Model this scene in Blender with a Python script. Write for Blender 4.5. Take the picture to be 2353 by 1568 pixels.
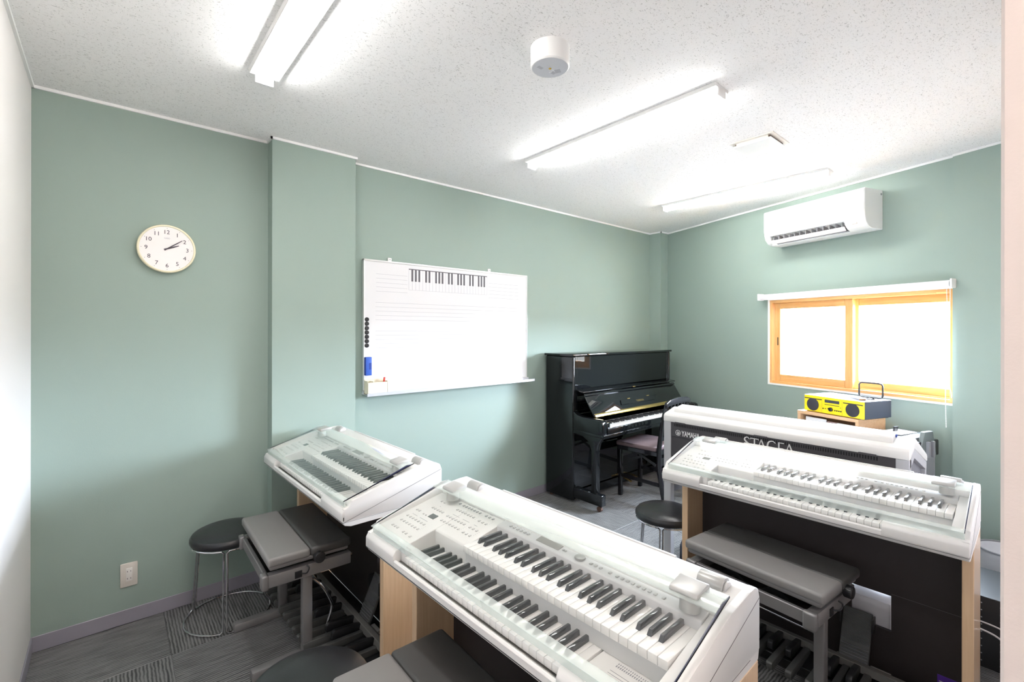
import bpy, bmesh, math, random
from mathutils import Vector, Matrix
random.seed(4)
for o in list(bpy.data.objects): bpy.data.objects.remove(o)
SC = bpy.context.scene
COL = SC.collection
PI = math.pi
R = math.radians

# ------------------------------------------------------------------ camera
HC = 1.496; YAW = .8608; ROLL = .0016; FPX = 1074.0
fw = Vector((math.cos(YAW), math.sin(YAW), 0)); rt = Vector((math.sin(YAW), -math.cos(YAW), 0)); up = Vector((0, 0, 1))
cr = rt*math.cos(ROLL) + up*math.sin(ROLL); cu = up*math.cos(ROLL) - rt*math.sin(ROLL)
cam_d = bpy.data.cameras.new('camera'); cam = bpy.data.objects.new('camera', cam_d); COL.objects.link(cam)
M = Matrix((cr, cu, -fw)).transposed().to_4x4(); M.translation = (0, 0, HC)
cam.matrix_world = M
cam_d.sensor_width = 36; cam_d.lens = FPX/2353*36; cam_d.shift_y = -(784-760.1)/2353; cam_d.clip_start = .02
SC.camera = cam

# ------------------------------------------------------------------ light and exposure
SKY = 32.0; LAMP = 10.0
SC.view_settings.view_transform = 'Standard'; SC.view_settings.look = 'None'
SC.view_settings.exposure = 2.52; SC.view_settings.gamma = 1.0; SC.view_settings.use_curve_mapping = False
wd = bpy.data.worlds.new('world'); SC.world = wd; wd.use_nodes = True
bg = wd.node_tree.nodes['Background']; bg.inputs[0].default_value = (.93, .96, 1.0, 1); bg.inputs[1].default_value = SKY
_n = wd.node_tree; _tc = _n.nodes.new('ShaderNodeTexCoord'); _sp = _n.nodes.new('ShaderNodeSeparateXYZ'); _rp = _n.nodes.new('ShaderNodeValToRGB')
_n.links.new(_tc.outputs['Generated'], _sp.inputs[0]); _n.links.new(_sp.outputs[2], _rp.inputs[0]); _n.links.new(_rp.outputs[0], bg.inputs[0])
_rp.color_ramp.elements[0].position = 0.0; _rp.color_ramp.elements[0].color = (.045, .045, .043, 1)        # ground outside
_rp.color_ramp.elements[1].position = .06; _rp.color_ramp.elements[1].color = (.78, .88, 1.0, 1)          # bright overcast sky

H = 2.629
hl = bpy.data.lights.new('jamb_fill_light', 'AREA'); hl.size = .5; hl.energy = 9; hl.color = (1, .93, .88)  # added fill without a fixture, brightens the door jamb from behind the camera
ho = bpy.data.objects.new('jamb_fill_light', hl); COL.objects.link(ho); ho.location = (.35, -.95, 2.55)
XB, YB, AB = 4.909, 2.938, -.3071          # window wall: corner and direction
def B(s, off, z): return Vector((XB + s*math.sin(AB) - off*math.cos(AB), YB - s*math.cos(AB) - off*math.sin(AB), z))
pl = bpy.data.lights.new('sky_portal', 'AREA'); pl.shape = 'RECTANGLE'; pl.size = 1.30; pl.size_y = .72; pl.cycles.is_portal = True
po = bpy.data.objects.new('sky_portal', pl); COL.objects.link(po); po.location = B(1.974, -.12, 1.40)
po.rotation_euler = Vector((-math.cos(AB), -math.sin(AB), 0)).to_track_quat('-Z', 'Y').to_euler()

# ------------------------------------------------------------------ materials
def mat(name, col, rough=.5, metal=0, spec=.5, coat=0, emis=None, es=0, bump=0, bscale=200, sheen=0, var=0, vscale=3):
    m = bpy.data.materials.new(name); m.use_nodes = True; nt = m.node_tree; p = nt.nodes['Principled BSDF']
    p.inputs['Base Color'].default_value = (*col, 1); p.inputs['Roughness'].default_value = rough
    p.inputs['Metallic'].default_value = metal; p.inputs['Specular IOR Level'].default_value = spec
    p.inputs['Coat Weight'].default_value = coat; p.inputs['Coat Roughness'].default_value = .03
    p.inputs['Sheen Weight'].default_value = sheen
    if emis: p.inputs['Emission Color'].default_value = (*emis, 1); p.inputs['Emission Strength'].default_value = es
    if bump or var:
        tc = nt.nodes.new('ShaderNodeTexCoord'); n = nt.nodes.new('ShaderNodeTexNoise')
        nt.links.new(tc.outputs['Object'], n.inputs['Vector']); n.inputs['Scale'].default_value = bscale if bump else vscale; n.inputs['Detail'].default_value = 3
    if bump:
        b = nt.nodes.new('ShaderNodeBump'); b.inputs['Strength'].default_value = bump; b.inputs['Distance'].default_value = .002
        nt.links.new(n.outputs['Fac'], b.inputs['Height']); nt.links.new(b.outputs['Normal'], p.inputs['Normal'])
    if var:
        n2 = nt.nodes.new('ShaderNodeTexNoise'); nt.links.new(tc.outputs['Object'], n2.inputs['Vector']); n2.inputs['Scale'].default_value = vscale
        mx = nt.nodes.new('ShaderNodeMix'); mx.data_type = 'RGBA'
        mx.inputs[6].default_value = (*[c*(1-var) for c in col], 1); mx.inputs[7].default_value = (*[min(1, c*(1+var)) for c in col], 1)
        nt.links.new(n2.outputs['Fac'], mx.inputs[0]); nt.links.new(mx.outputs[2], p.inputs['Base Color'])
    return m

def wood(name, c1, c2, rough=.4, scale=(30, 30, 1.5), coat=0):
    m = mat(name, c1, rough, coat=coat); nt = m.node_tree; p = nt.nodes['Principled BSDF']
    tc = nt.nodes.new('ShaderNodeTexCoord'); mp = nt.nodes.new('ShaderNodeMapping'); mp.inputs['Scale'].default_value = scale
    n = nt.nodes.new('ShaderNodeTexNoise'); n.inputs['Scale'].default_value = 2.2; n.inputs['Detail'].default_value = 5; n.inputs['Distortion'].default_value = .6
    mx = nt.nodes.new('ShaderNodeMix'); mx.data_type = 'RGBA'; mx.inputs[6].default_value = (*c1, 1); mx.inputs[7].default_value = (*c2, 1)
    rp = nt.nodes.new('ShaderNodeValToRGB'); rp.color_ramp.elements[0].position = .35; rp.color_ramp.elements[1].position = .65
    L = nt.links.new
    L(tc.outputs['Object'], mp.inputs['Vector']); L(mp.outputs['Vector'], n.inputs['Vector']); L(n.outputs['Fac'], rp.inputs[0]); L(rp.outputs[0], mx.inputs[0]); L(mx.outputs[2], p.inputs['Base Color'])
    return m

def clear(name, tint=(1, 1, 1), rough=.0, ior=1.5, milk=0, milkc=(.8, .8, .8)):
    """clear pane: transmitted light passes straight, surface reflects by Fresnel"""
    m = bpy.data.materials.new(name); m.use_nodes = True; nt = m.node_tree; nt.nodes.clear(); L = nt.links.new
    out = nt.nodes.new('ShaderNodeOutputMaterial'); t = nt.nodes.new('ShaderNodeBsdfTransparent'); t.inputs[0].default_value = (*tint, 1)
    g = nt.nodes.new('ShaderNodeBsdfGlossy'); g.inputs['Roughness'].default_value = rough; g.inputs[0].default_value = (1, 1, 1, 1)
    lw = nt.nodes.new('ShaderNodeLayerWeight'); lw.inputs[0].default_value = .5; mx = nt.nodes.new('ShaderNodeMixShader')
    pw_ = nt.nodes.new('ShaderNodeMath'); pw_.operation = 'POWER'; pw_.inputs[1].default_value = 5; L(lw.outputs['Facing'], pw_.inputs[0])
    f0 = ((ior-1)/(ior+1))**2; sc = nt.nodes.new('ShaderNodeMath'); sc.operation = 'MULTIPLY_ADD'; sc.inputs[1].default_value = 1-f0; sc.inputs[2].default_value = f0
    L(pw_.outputs[0], sc.inputs[0]); L(sc.outputs[0], mx.inputs[0])
    if milk:
        d = nt.nodes.new('ShaderNodeBsdfDiffuse'); d.inputs[0].default_value = (*milkc, 1)
        m2 = nt.nodes.new('ShaderNodeMixShader'); m2.inputs[0].default_value = milk
        L(t.outputs[0], m2.inputs[1]); L(d.outputs[0], m2.inputs[2]); L(m2.outputs[0], mx.inputs[1])
    else: L(t.outputs[0], mx.inputs[1])
    L(g.outputs[0], mx.inputs[2]); L(mx.outputs[0], out.inputs[0])
    return m

GREEN = mat('green wallpaper', (.298, .376, .330), .62, bump=.12, bscale=260, spec=.35)
WHITEWALL = mat('white wallpaper', (.74, .71, .69), .7, bump=.12, bscale=260)
PINKWALL = mat('pinkish white wallpaper', (.72, .635, .60), .7, bump=.12, bscale=260)
BASEB = mat('grey vinyl baseboard', (.30, .285, .33), .45)
TRIM = mat('white trim', (.86, .86, .85), .4)
def ceiling_mat():
    m = mat('ceiling board', (.83, .82, .815), .85); nt = m.node_tree; p = nt.nodes['Principled BSDF']; L = nt.links.new
    tc = nt.nodes.new('ShaderNodeTexCoord')
    def layer(sc, lo, hi):
        mp = nt.nodes.new('ShaderNodeMapping'); mp.inputs['Scale'].default_value = sc
        n = nt.nodes.new('ShaderNodeTexNoise'); n.inputs['Scale'].default_value = 1; n.inputs['Detail'].default_value = 2; n.inputs['Distortion'].default_value = .7
        r = nt.nodes.new('ShaderNodeValToRGB'); r.color_ramp.elements[0].position = lo; r.color_ramp.elements[1].position = hi
        L(tc.outputs['Object'], mp.inputs['Vector']); L(mp.outputs['Vector'], n.inputs['Vector']); L(n.outputs['Fac'], r.inputs[0]); return r.outputs[0]
    a = layer((85, 230, 1), .63, .68); b = layer((190, 110, 1), .64, .70)
    ad = nt.nodes.new('ShaderNodeMath'); ad.operation = 'MAXIMUM'; L(a, ad.inputs[0]); L(b, ad.inputs[1])
    mx = nt.nodes.new('ShaderNodeMix'); mx.data_type = 'RGBA'; mx.inputs[6].default_value = (.93, .92, .915, 1); mx.inputs[7].default_value = (.62, .61, .60, 1)
    L(ad.outputs[0], mx.inputs[0]); L(mx.outputs[2], p.inputs['Base Color'])
    bu = nt.nodes.new('ShaderNodeBump'); bu.invert = True; bu.inputs['Strength'].default_value = .5; bu.inputs['Distance'].default_value = .002
    L(ad.outputs[0], bu.inputs['Height']); L(bu.outputs[0], p.inputs['Normal'])
    return m
CEIL = ceiling_mat()
def carpet_mat():
    m = mat('striped carpet', (.1, .1, .1), .42, spec=.55, sheen=.5); nt = m.node_tree; p = nt.nodes['Principled BSDF']; L = nt.links.new
    p.inputs['Sheen Roughness'].default_value = .4
    tc = nt.nodes.new('ShaderNodeTexCoord'); oi = nt.nodes.new('ShaderNodeObjectInfo')
    ad = nt.nodes.new('ShaderNodeVectorMath'); ad.operation = 'ADD'; cx = nt.nodes.new('ShaderNodeCombineXYZ')
    ml = nt.nodes.new('ShaderNodeMath'); ml.operation = 'MULTIPLY'; ml.inputs[1].default_value = 40
    L(oi.outputs['Random'], ml.inputs[0]); L(ml.outputs[0], cx.inputs[0]); L(ml.outputs[0], cx.inputs[2])
    L(tc.outputs['Object'], ad.inputs[0]); L(cx.outputs[0], ad.inputs[1])
    wv = nt.nodes.new('ShaderNodeTexWave'); wv.bands_direction = 'Y'; wv.inputs['Scale'].default_value = 24; wv.inputs['Distortion'].default_value = 2.2; wv.inputs['Detail'].default_value = 3; wv.inputs['Detail Scale'].default_value = 1.2
    mp = nt.nodes.new('ShaderNodeMapping'); mp.inputs['Scale'].default_value = (9, 70, 1)
    n = nt.nodes.new('ShaderNodeTexNoise'); n.inputs['Scale'].default_value = 1.0; n.inputs['Detail'].default_value = 4
    n2 = nt.nodes.new('ShaderNodeTexNoise'); n2.inputs['Scale'].default_value = 420; n2.inputs['Detail'].default_value = 2
    L(tc.outputs['Object'], wv.inputs['Vector']); L(ad.outputs[0], mp.inputs['Vector']); L(mp.outputs[0], n.inputs['Vector']); L(ad.outputs[0], n2.inputs['Vector'])
    m1 = nt.nodes.new('ShaderNodeMath'); m1.operation = 'MULTIPLY'; L(wv.outputs['Fac'], m1.inputs[0]); m1.inputs[1].default_value = .42
    m2 = nt.nodes.new('ShaderNodeMath'); m2.operation = 'MULTIPLY_ADD'; L(n.outputs['Fac'], m2.inputs[0]); m2.inputs[1].default_value = .80; L(m1.outputs[0], m2.inputs[2])
    m3 = nt.nodes.new('ShaderNodeMath'); m3.operation = 'MULTIPLY_ADD'; L(n2.outputs['Fac'], m3.inputs[0]); m3.inputs[1].default_value = .35; L(m2.outputs[0], m3.inputs[2])
    r = nt.nodes.new('ShaderNodeValToRGB'); r.color_ramp.elements[0].position = .56; r.color_ramp.elements[1].position = .96
    r.color_ramp.elements[0].color = (.010, .010, .011, 1); r.color_ramp.elements[1].color = (.20, .197, .193, 1)
    L(m3.outputs[0], r.inputs[0]); L(r.outputs[0], p.inputs['Base Color'])
    b = nt.nodes.new('ShaderNodeBump'); b.inputs['Strength'].default_value = .8; b.inputs['Distance'].default_value = .003; L(m3.outputs[0], b.inputs['Height']); L(b.outputs[0], p.inputs['Normal'])
    return m
CARPET = carpet_mat()
ORG = mat('organ white plastic', (.70, .685, .665), .32)
ORGS = mat('organ silver white plastic', (.62, .615, .615), .35)
BTN = mat('button grey', (.50, .49, .48), .4)
BTND = mat('button dark grey', (.36, .36, .36), .4)
PRINT = mat('panel print grey', (.25, .25, .27), .5)
LCD = mat('lcd dark', (.10, .11, .11), .12)
LCD2 = mat('lcd grey', (.33, .32, .30), .15)
KW = mat('white key', (.76, .745, .72), .16, coat=.3)
KB = mat('black key', (.03, .03, .034), .14, coat=.5)
GAP = mat('beige key bed', (.48, .42, .36), .6)
SLV = mat('silver plastic', (.45, .445, .43), .3, metal=.2)
GLASS = clear('acrylic cover', (.995, .998, .996), .07, 1.49)
BAND = clear('acrylic band', (.95, .98, .965), .08, 1.49, milk=.30, milkc=(.80, .84, .82))
WOODO = wood('organ maple', (.73, .50, .30), (.79, .56, .355), .38, (40, 40, 2), coat=.6)
WOODW = wood('window pine', (.72, .38, .125), (.78, .46, .19), .4, (45, 45, 2.5))
WOODW2 = wood('window pine rail', (.72, .38, .125), (.78, .46, .19), .4, (2, 40, 40))
WOODS = wood('shelf wood', (.60, .36, .19), (.66, .42, .24), .45, (2, 30, 30))
DARKP = mat('dark brown board', (.030, .022, .022), .5, bump=.15, bscale=500)
PEDN = mat('pedal charcoal', (.085, .085, .082), .42, bump=.1, bscale=300)
PEDS = mat('pedal black', (.02, .02, .022), .35)
BARG = mat('bar grey', (.14, .135, .125), .5)
GSTEEL = mat('grey painted steel', (.235, .225, .225), .38, metal=.35)
VINYLG = mat('grey vinyl', (.225, .215, .21), .42, bump=.25, bscale=700)
VINYL_SHADE = mat('shaded grey vinyl', (.06, .058, .056), .42, bump=.25, bscale=700)  # bench vinyl darkened, organ's shadow put into the colour
VINYLB = mat('black vinyl', (.018, .018, .02), .3, bump=.12, bscale=300)
CHROME = mat('chrome', (.72, .72, .74), .1, metal=1)
BLACKP = mat('black plastic', (.015, .015, .017), .35)
PIANO = mat('black polyester lacquer', (.006, .007, .008), .03, spec=.5)
GOLD = mat('brass', (.85, .58, .22), .2, metal=1)
FELT = mat('dark felt', (.05, .045, .04), .9)
CHAIRW = mat('ebony lacquer', (.010, .009, .012), .15, coat=.5)
CUSH = mat('mauve cushion', (.16, .115, .12), .6)
MGREY = mat('matte charcoal panel', (.048, .044, .05), .55, bump=.12, bscale=600)
ALU = mat('light grey frame', (.42, .42, .44), .4)
LETTER = mat('silver lettering', (.72, .72, .72), .35)
YEL = mat('yellow plastic', (.83, .62, .012), .28)
SPK = mat('speaker cloth', (.03, .03, .036), .8, bump=.4, bscale=900)
NAVY = mat('navy side panel', (.035, .045, .07), .45, bump=.2, bscale=800)
CREAM = mat('cream plastic', (.72, .66, .50), .45)
CREAMC = mat('clock case cream', (.83, .76, .55), .35)
FACE = mat('clock face', (.84, .81, .79), .4)
INK = mat('ink', (.06, .045, .06), .5)
BOARD = mat('whiteboard enamel', (.74, .74, .755), .12)
LINE = mat('staff line grey', (.36, .36, .41), .5)
BLUE = mat('blue eraser', (.03, .10, .46), .5)
BLUED = mat('blue eraser back', (.015, .05, .30), .5)
RED = mat('red plastic', (.62, .05, .03), .4)
ACW = mat('air conditioner white', (.83, .83, .82), .3)
ACD = mat('air outlet dark', (.09, .08, .085), .5)
OUTL = mat('outlet plate', (.66, .61, .55), .4)
OUTL2 = mat('outlet insert', (.76, .73, .69), .4)
LAMPB = mat('lamp housing', (.80, .80, .79), .4)
DIFF = mat('lamp diffuser', (.9, .9, .9), .4, emis=(1, .99, .97), es=LAMP)
BLIND = mat('white roller fabric', (.82, .83, .86), .6)
PANE = clear('window pane', (.97, .98, 1), .05, 1.5)
PAPER = mat('paper', (.72, .70, .68), .7)
PAPP = mat('pink paper', (.55, .38, .36), .6)
PAPG = mat('greenish print', (.42, .44, .32), .6)
PAPD = mat('dark print', (.12, .12, .13), .6)
PURP = mat('purple sticker', (.09, .03, .30), .5)
TRASH = mat('white bin plastic', (.82, .83, .86), .4)
GREYP = mat('grey plastic', (.30, .31, .33), .4)
CABLE = mat('grey cable', (.55, .52, .50), .5)
YLED = mat('lamp lens yellow', (.85, .6, .12), .2)
SEAM = mat('seam dark', (.10, .10, .10), .6)

# ------------------------------------------------------------------ geometry helpers
def merge(bm, t, mtx=None):
    if mtx is not None: bmesh.ops.transform(t, matrix=mtx, verts=t.verts)
    me = bpy.data.meshes.new('tmp'); t.to_mesh(me); t.free(); bm.from_mesh(me); bpy.data.meshes.remove(me)
def nb(): return bmesh.new()
def bevel(t, r, seg=2):
    if r > 0: bmesh.ops.bevel(t, geom=t.edges[:], offset=r, segments=seg, affect='EDGES', profile=.5, clamp_overlap=True)
def box(bm, x0, x1, y0, y1, z0, z1, r=0, seg=2, mtx=None):
    t = nb(); bmesh.ops.create_cube(t, size=1)
    for v in t.verts: v.co = Vector(((x0+x1)/2 + v.co.x*(x1-x0), (y0+y1)/2 + v.co.y*(y1-y0), (z0+z1)/2 + v.co.z*(z1-z0)))
    bevel(t, r, seg); merge(bm, t, mtx); return bm
def prism(bm, pts, a0, a1, axis='x', r=0, seg=2, mtx=None):
    """extrude 2-D outline; axis x: pts=(y,z); axis y: pts=(x,z); axis z: pts=(x,y)"""
    t = nb()
    def P(p, a): return (a, p[0], p[1]) if axis == 'x' else ((p[0], a, p[1]) if axis == 'y' else (p[0], p[1], a))
    v0 = [t.verts.new(P(p, a0)) for p in pts]; v1 = [t.verts.new(P(p, a1)) for p in pts]; n = len(pts)
    t.faces.new(v0); t.faces.new(v1[::-1])
    for i in range(n): t.faces.new((v0[i], v1[i], v1[(i+1) % n], v0[(i+1) % n]))
    bmesh.ops.recalc_face_normals(t, faces=t.faces); bevel(t, r, seg); merge(bm, t, mtx); return bm
def cyl(bm, c, r, h, axis='z', seg=24, r2=None, bev=0, mtx=None):
    t = nb(); bmesh.ops.create_cone(t, cap_ends=True, segments=seg, radius1=r, radius2=r if r2 is None else r2, depth=h)
    if bev:
        ed = [e for e in t.edges if abs(e.verts[0].co.z - e.verts[1].co.z) < 1e-6]
        bmesh.ops.bevel(t, geom=ed, offset=bev, segments=2, affect='EDGES', profile=.5)
    if axis == 'x': bmesh.ops.rotate(t, matrix=Matrix.Rotation(PI/2, 3, 'Y'), verts=t.verts)
    if axis == 'y': bmesh.ops.rotate(t, matrix=Matrix.Rotation(-PI/2, 3, 'X'), verts=t.verts)
    bmesh.ops.translate(t, vec=c, verts=t.verts); merge(bm, t, mtx); return bm
def lathe(bm, prof, c=(0, 0, 0), seg=40, axis='z', mtx=None):
    t = nb(); rings = []
    for r, z in prof:
        if r < 1e-6: rings.append([t.verts.new((0, 0, z))])
        else: rings.append([t.verts.new((r*math.cos(2*PI*i/seg), r*math.sin(2*PI*i/seg), z)) for i in range(seg)])
    for a, b in zip(rings, rings[1:]):
        for i in range(seg):
            j = (i+1) % seg
            if len(a) == 1 and len(b) == 1: continue
            if len(a) == 1: t.faces.new((a[0], b[i], b[j]))
            elif len(b) == 1: t.faces.new((a[i], a[j], b[0]))
            else: t.faces.new((a[i], a[j], b[j], b[i]))
    bmesh.ops.recalc_face_normals(t, faces=t.faces)
    if axis == 'y': bmesh.ops.rotate(t, matrix=Matrix.Rotation(PI/2, 3, 'X'), verts=t.verts)
    if axis == 'x': bmesh.ops.rotate(t, matrix=Matrix.Rotation(PI/2, 3, 'Y'), verts=t.verts)
    bmesh.ops.translate(t, vec=c, verts=t.verts); merge(bm, t, mtx); return bm
def smooth_path(pts, n=6, closed=False):
    P = [Vector(p) for p in pts]; out = []; N = len(P); rng = N if closed else N-1
    for i in range(rng):
        p0 = P[(i-1) % N] if closed or i > 0 else P[0]*2-P[1]; p1 = P[i]; p2 = P[(i+1) % N]; p3 = P[(i+2) % N] if closed or i+2 < N else P[-1]*2-P[-2]
        for k in range(n):
            t = k/n; out.append(.5*((2*p1)+(p2-p0)*t+(2*p0-5*p1+4*p2-p3)*t*t+(3*p1-p0-3*p2+p3)*t**3))
    if not closed: out.append(P[-1])
    return out
def tube(bm, pts, r, seg=10, closed=False):
    P = [Vector(p) for p in pts]; t = nb(); rings = []; N = len(P); prev = None
    for i in range(N):
        a = P[i-1] if (i > 0 or closed) else P[i]; b = P[(i+1) % N] if (i < N-1 or closed) else P[i]
        d = (b-a).normalized()
        if prev is None: u = d.orthogonal().normalized()
        else: u = (prev - d*prev.dot(d)).normalized()
        prev = u; w = d.cross(u)
        rings.append([t.verts.new(P[i] + r*(math.cos(2*PI*k/seg)*u + math.sin(2*PI*k/seg)*w)) for k in range(seg)])
    for i in range(N if closed else N-1):
        a, b = rings[i], rings[(i+1) % N]
        for k in range(seg): t.faces.new((a[k], a[(k+1) % seg], b[(k+1) % seg], b[k]))
    if not closed: t.faces.new(rings[0][::-1]); t.faces.new(rings[-1])
    bmesh.ops.recalc_face_normals(t, faces=t.faces); merge(bm, t); return bm
def mesh(name, bm, m, ang=32):
    me = bpy.data.meshes.new(name); bm.to_mesh(me); bm.free(); me.materials.append(m)
    for p in me.polygons: p.use_smooth = True
    me.set_sharp_from_angle(angle=R(ang)); return me
def link(name, me, parent=None, loc=(0, 0, 0), rz=0):
    o = bpy.data.objects.new(name, me); COL.objects.link(o); o.parent = parent; o.location = loc; o.rotation_euler = (0, 0, rz); return o
def obj(name, bm, m, parent=None, loc=(0, 0, 0), rz=0, kind=None, label=None, ang=32):
    o = link(name, mesh(name, bm, m, ang), parent, loc, rz)
    if kind: o['kind'] = kind
    if label: o['label'] = label
    return o
def thing(name, label, cat, loc=(0, 0, 0), rz=0, group=None):
    o = link(name, None, None, loc, rz); o['label'] = label; o['category'] = cat
    if group: o['group'] = group
    return o
def tag(o, label, cat, group=None):
    o['label'] = label; o['category'] = cat
    if group: o['group'] = group
    return o
def copy_tree(o, parent=None):
    c = o.copy(); COL.objects.link(c); c.parent = parent
    for ch in o.children: copy_tree(ch, c)
    return c
def text_bm(txt, size, ext=.0008, offset=0, spacing=1):
    cu_ = bpy.data.curves.new('t', 'FONT'); cu_.body = txt; cu_.size = size; cu_.extrude = ext; cu_.offset = offset; cu_.space_character = spacing; cu_.resolution_u = 3
    o = bpy.data.objects.new('t', cu_); COL.objects.link(o); bpy.context.view_layer.update()
    me = bpy.data.meshes.new_from_object(o.evaluated_get(bpy.context.evaluated_depsgraph_get()))
    bpy.data.objects.remove(o); bm = nb(); bm.from_mesh(me); bpy.data.meshes.remove(me); return bm
def fit(bm, x0, x1, y0=None, y1=None):
    xs = [v.co.x for v in bm.verts]; ys = [v.co.y for v in bm.verts]; a, b, c, d = min(xs), max(xs), min(ys), max(ys)
    k = (x1-x0)/(b-a)
    for v in bm.verts:
        v.co.x = x0 + (v.co.x-a)*k
        if y0 is not None: v.co.y = y0 + (v.co.y-c)*(y1-y0)/(d-c)
    return bm
def place(bm, mtx): bmesh.ops.transform(bm, matrix=mtx, verts=bm.verts); return bm
ON_XZ = Matrix(((1, 0, 0, 0), (0, 0, -1, 0), (0, 1, 0, 0), (0, 0, 0, 1)))      # text plane -> faces -y

# ================================================================== ROOM
X0 = -.278; YA = 3.086; XE = 5.1; YC = .04; YBACK = -1.7
def struct(o): o['kind'] = 'structure'; return o
# floor with carpet tiles
fl = struct(obj('floor', box(nb(), X0-.1, XE, YBACK-.1, YA+.1, -.05, -.006), mat('floor slab', (.05, .05, .05), .8)))
gx = [.215 + .5*k for k in range(-1, 11)]; gy = [2.65 + .5*k for k in range(-9, 2)]
tiles = {}
for i, x in enumerate(gx):
    for j, y in enumerate(gy):
        a0, a1 = max(x, X0), min(x+.5, XE); b0, b1 = max(y, YBACK), min(y+.5, YA)
        if a1-a0 < .02 or b1-b0 < .02: continue
        cx, cy = (a0+a1)/2, (b0+b1)/2; w, d = a1-a0, b1-b0
        rot = (i + j + 1) % 2            # quarter-turned tiles
        key = (round(w, 3), round(d, 3), rot)
        if key not in tiles:
            ww, dd = (w, d) if not rot else (d, w)
            tiles[key] = mesh('carpet_tile', box(nb(), -ww/2+.0006, ww/2-.0006, -dd/2+.0006, dd/2-.0006, -.006, 0, .0015, 1), CARPET)
        link('carpet_tile', tiles[key], fl, (cx, cy, random.uniform(-.0004, .0)), PI/2 if rot else 0)
struct(obj('ceiling', box(nb(), X0-.1, XE, YBACK-.1, YA+.1, H, H+.06), CEIL))
wl = struct(obj('wall_left', box(nb(), X0-.12, X0, YBACK-.1, YA+.12, -.02, H+.02), WHITEWALL))
wk = struct(obj('wall_back', box(nb(), X0, XE, YA, YA+.12, -.02, H+.02), GREEN))
obj('pillar', box(nb(), .718, 1.218, 2.99, YA, 0, H), GREEN, wk)
obj('corner_pillar', box(nb(), 4.764, XE, YB, YA, 0, H), GREEN, wk)
# window wall in its own frame: local x = -s, local y = off the wall
RB = AB + PI/2
def wb(s): p = B(s, 0, 0); return (p.x, p.y, 0)
S0, S1, ZW0, ZW1 = 1.312, 2.637, 1.026, 1.776
wr_bm = nb()
box(wr_bm, .0, .35, -.16, 0, -.02, H+.02)                       # behind the corner
box(wr_bm, -S0, 0, -.16, 0, -.02, H+.02); box(wr_bm, -3.6, -S1-.0, -.16, 0.022, -.02, H+.02)
box(wr_bm, -S1, -S0, -.16, 0, -.02, ZW0); box(wr_bm, -S1, -S0, -.16, 0, ZW1, H+.02)
wr = struct(obj('wall_right', wr_bm, GREEN, None, wb(0), RB))
wf = struct(obj('wall_front', box(nb(), .75, XE, YC-.14, YC, -.02, H+.02, .003, 1), PINKWALL))
obj('lintel', box(nb(), X0, .75, YC-.14-.9, YC-.14-.8, 2.2, H), PINKWALL, wf)
struct(obj('wall_corridor', box(nb(), X0, 2.2, YBACK-.12, YBACK, -.02, H+.02), WHITEWALL))
struct(obj('wall_corridor_right', box(nb(), 2.1, 2.2, YBACK, YC-.14, -.02, H+.02), WHITEWALL))
# crown trims
cb = nb()
t_ = .014
def crown(x0, x1, y0, y1): box(cb, x0, x1, y0, y1, H-t_, H)
crown(X0, .718, YA-.010, YA); crown(.708, .718, 2.98, YA); crown(.708, 1.228, 2.98, 2.99); crown(1.218, 1.228, 2.99, YA)
crown(1.218, 4.764, YA-.010, YA); crown(4.754, 4.764, YB-.01, YA); crown(4.754, XE, YB-.01, YB); crown(X0, X0+.01, YBACK, YA)
struct(obj('trim_1', cb, TRIM))
cb = nb(); box(cb, -S1, 0, 0, .01, H-t_, H); box(cb, -3.2, -S1, .015, .025, H-t_, H)
struct(obj('trim_2', cb, TRIM, None, wb(0), RB))
# baseboards
def basebd(name, parts, loc=(0, 0, 0), rz=0):
    bm = nb()
    for p in parts: box(bm, *p, 0, .073, .002, 1)
    return struct(obj(name, bm, BASEB, None, loc, rz))
basebd('baseboard_back', [(X0, .718, YA-.006, YA), (.712, .718, 2.984, YA), (.712, 1.224, 2.984, 2.99), (1.218, 1.224, 2.99, YA), (1.218, 4.764, YA-.006, YA), (4.758, 4.764, YB-.006, YA)])
basebd('baseboard_left', [(X0, X0+.006, YBACK, YA)])
basebd('baseboard_right', [(-S1, 0, 0, .006), (-3.2, -S1, .015, .021)], wb(0), RB)

# window
SM = (S0+S1)/2
win = struct(link('window_1', None, None, wb(SM), RB)); hw = (S1-S0)/2
def wX(s): return -(s-SM)
bm = nb(); zb, zt = ZW0, ZW1                                     # white outer trim
box(bm, -hw-.010, -hw+.004, -.14, .004, zb-.010, zt+.006); box(bm, hw-.004, hw+.010, -.14, .004, zb-.010, zt+.006); box(bm, -hw, hw, -.14, .004, zb-.010, zb+.004); box(bm, -hw, hw, -.14, .004, zt-.004, zt+.008)
obj('window_trim', bm, TRIM, win)
fo = .020                                                        # wooden lining frame
lin = .026
obj('window_frame', box(nb(), -hw+.004, -hw+lin, -.13, -.004, zb+.004, zt-.004, .002, 1), WOODW, win)
obj('window_frame', box(nb(), hw-lin, hw-.004, -.13, -.004, zb+.004, zt-.004, .002, 1), WOODW, win)
obj('window_head', box(nb(), -hw+lin, hw-lin, -.13, -.004, zt-lin-.004, zt-.004, .002, 1), WOODW2, win)
sb = nb(); box(sb, -hw+lin, hw-lin, -.13, -.004, zb+.004, zb+lin, .002, 1); box(sb, -hw+lin, hw-lin, -.05, -.040, zb+lin, zb+lin+.008); box(sb, -hw+lin, hw-lin, -.09, -.082, zb+lin, zb+lin+.008)
obj('window_sill', sb, WOODW2, win)
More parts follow.
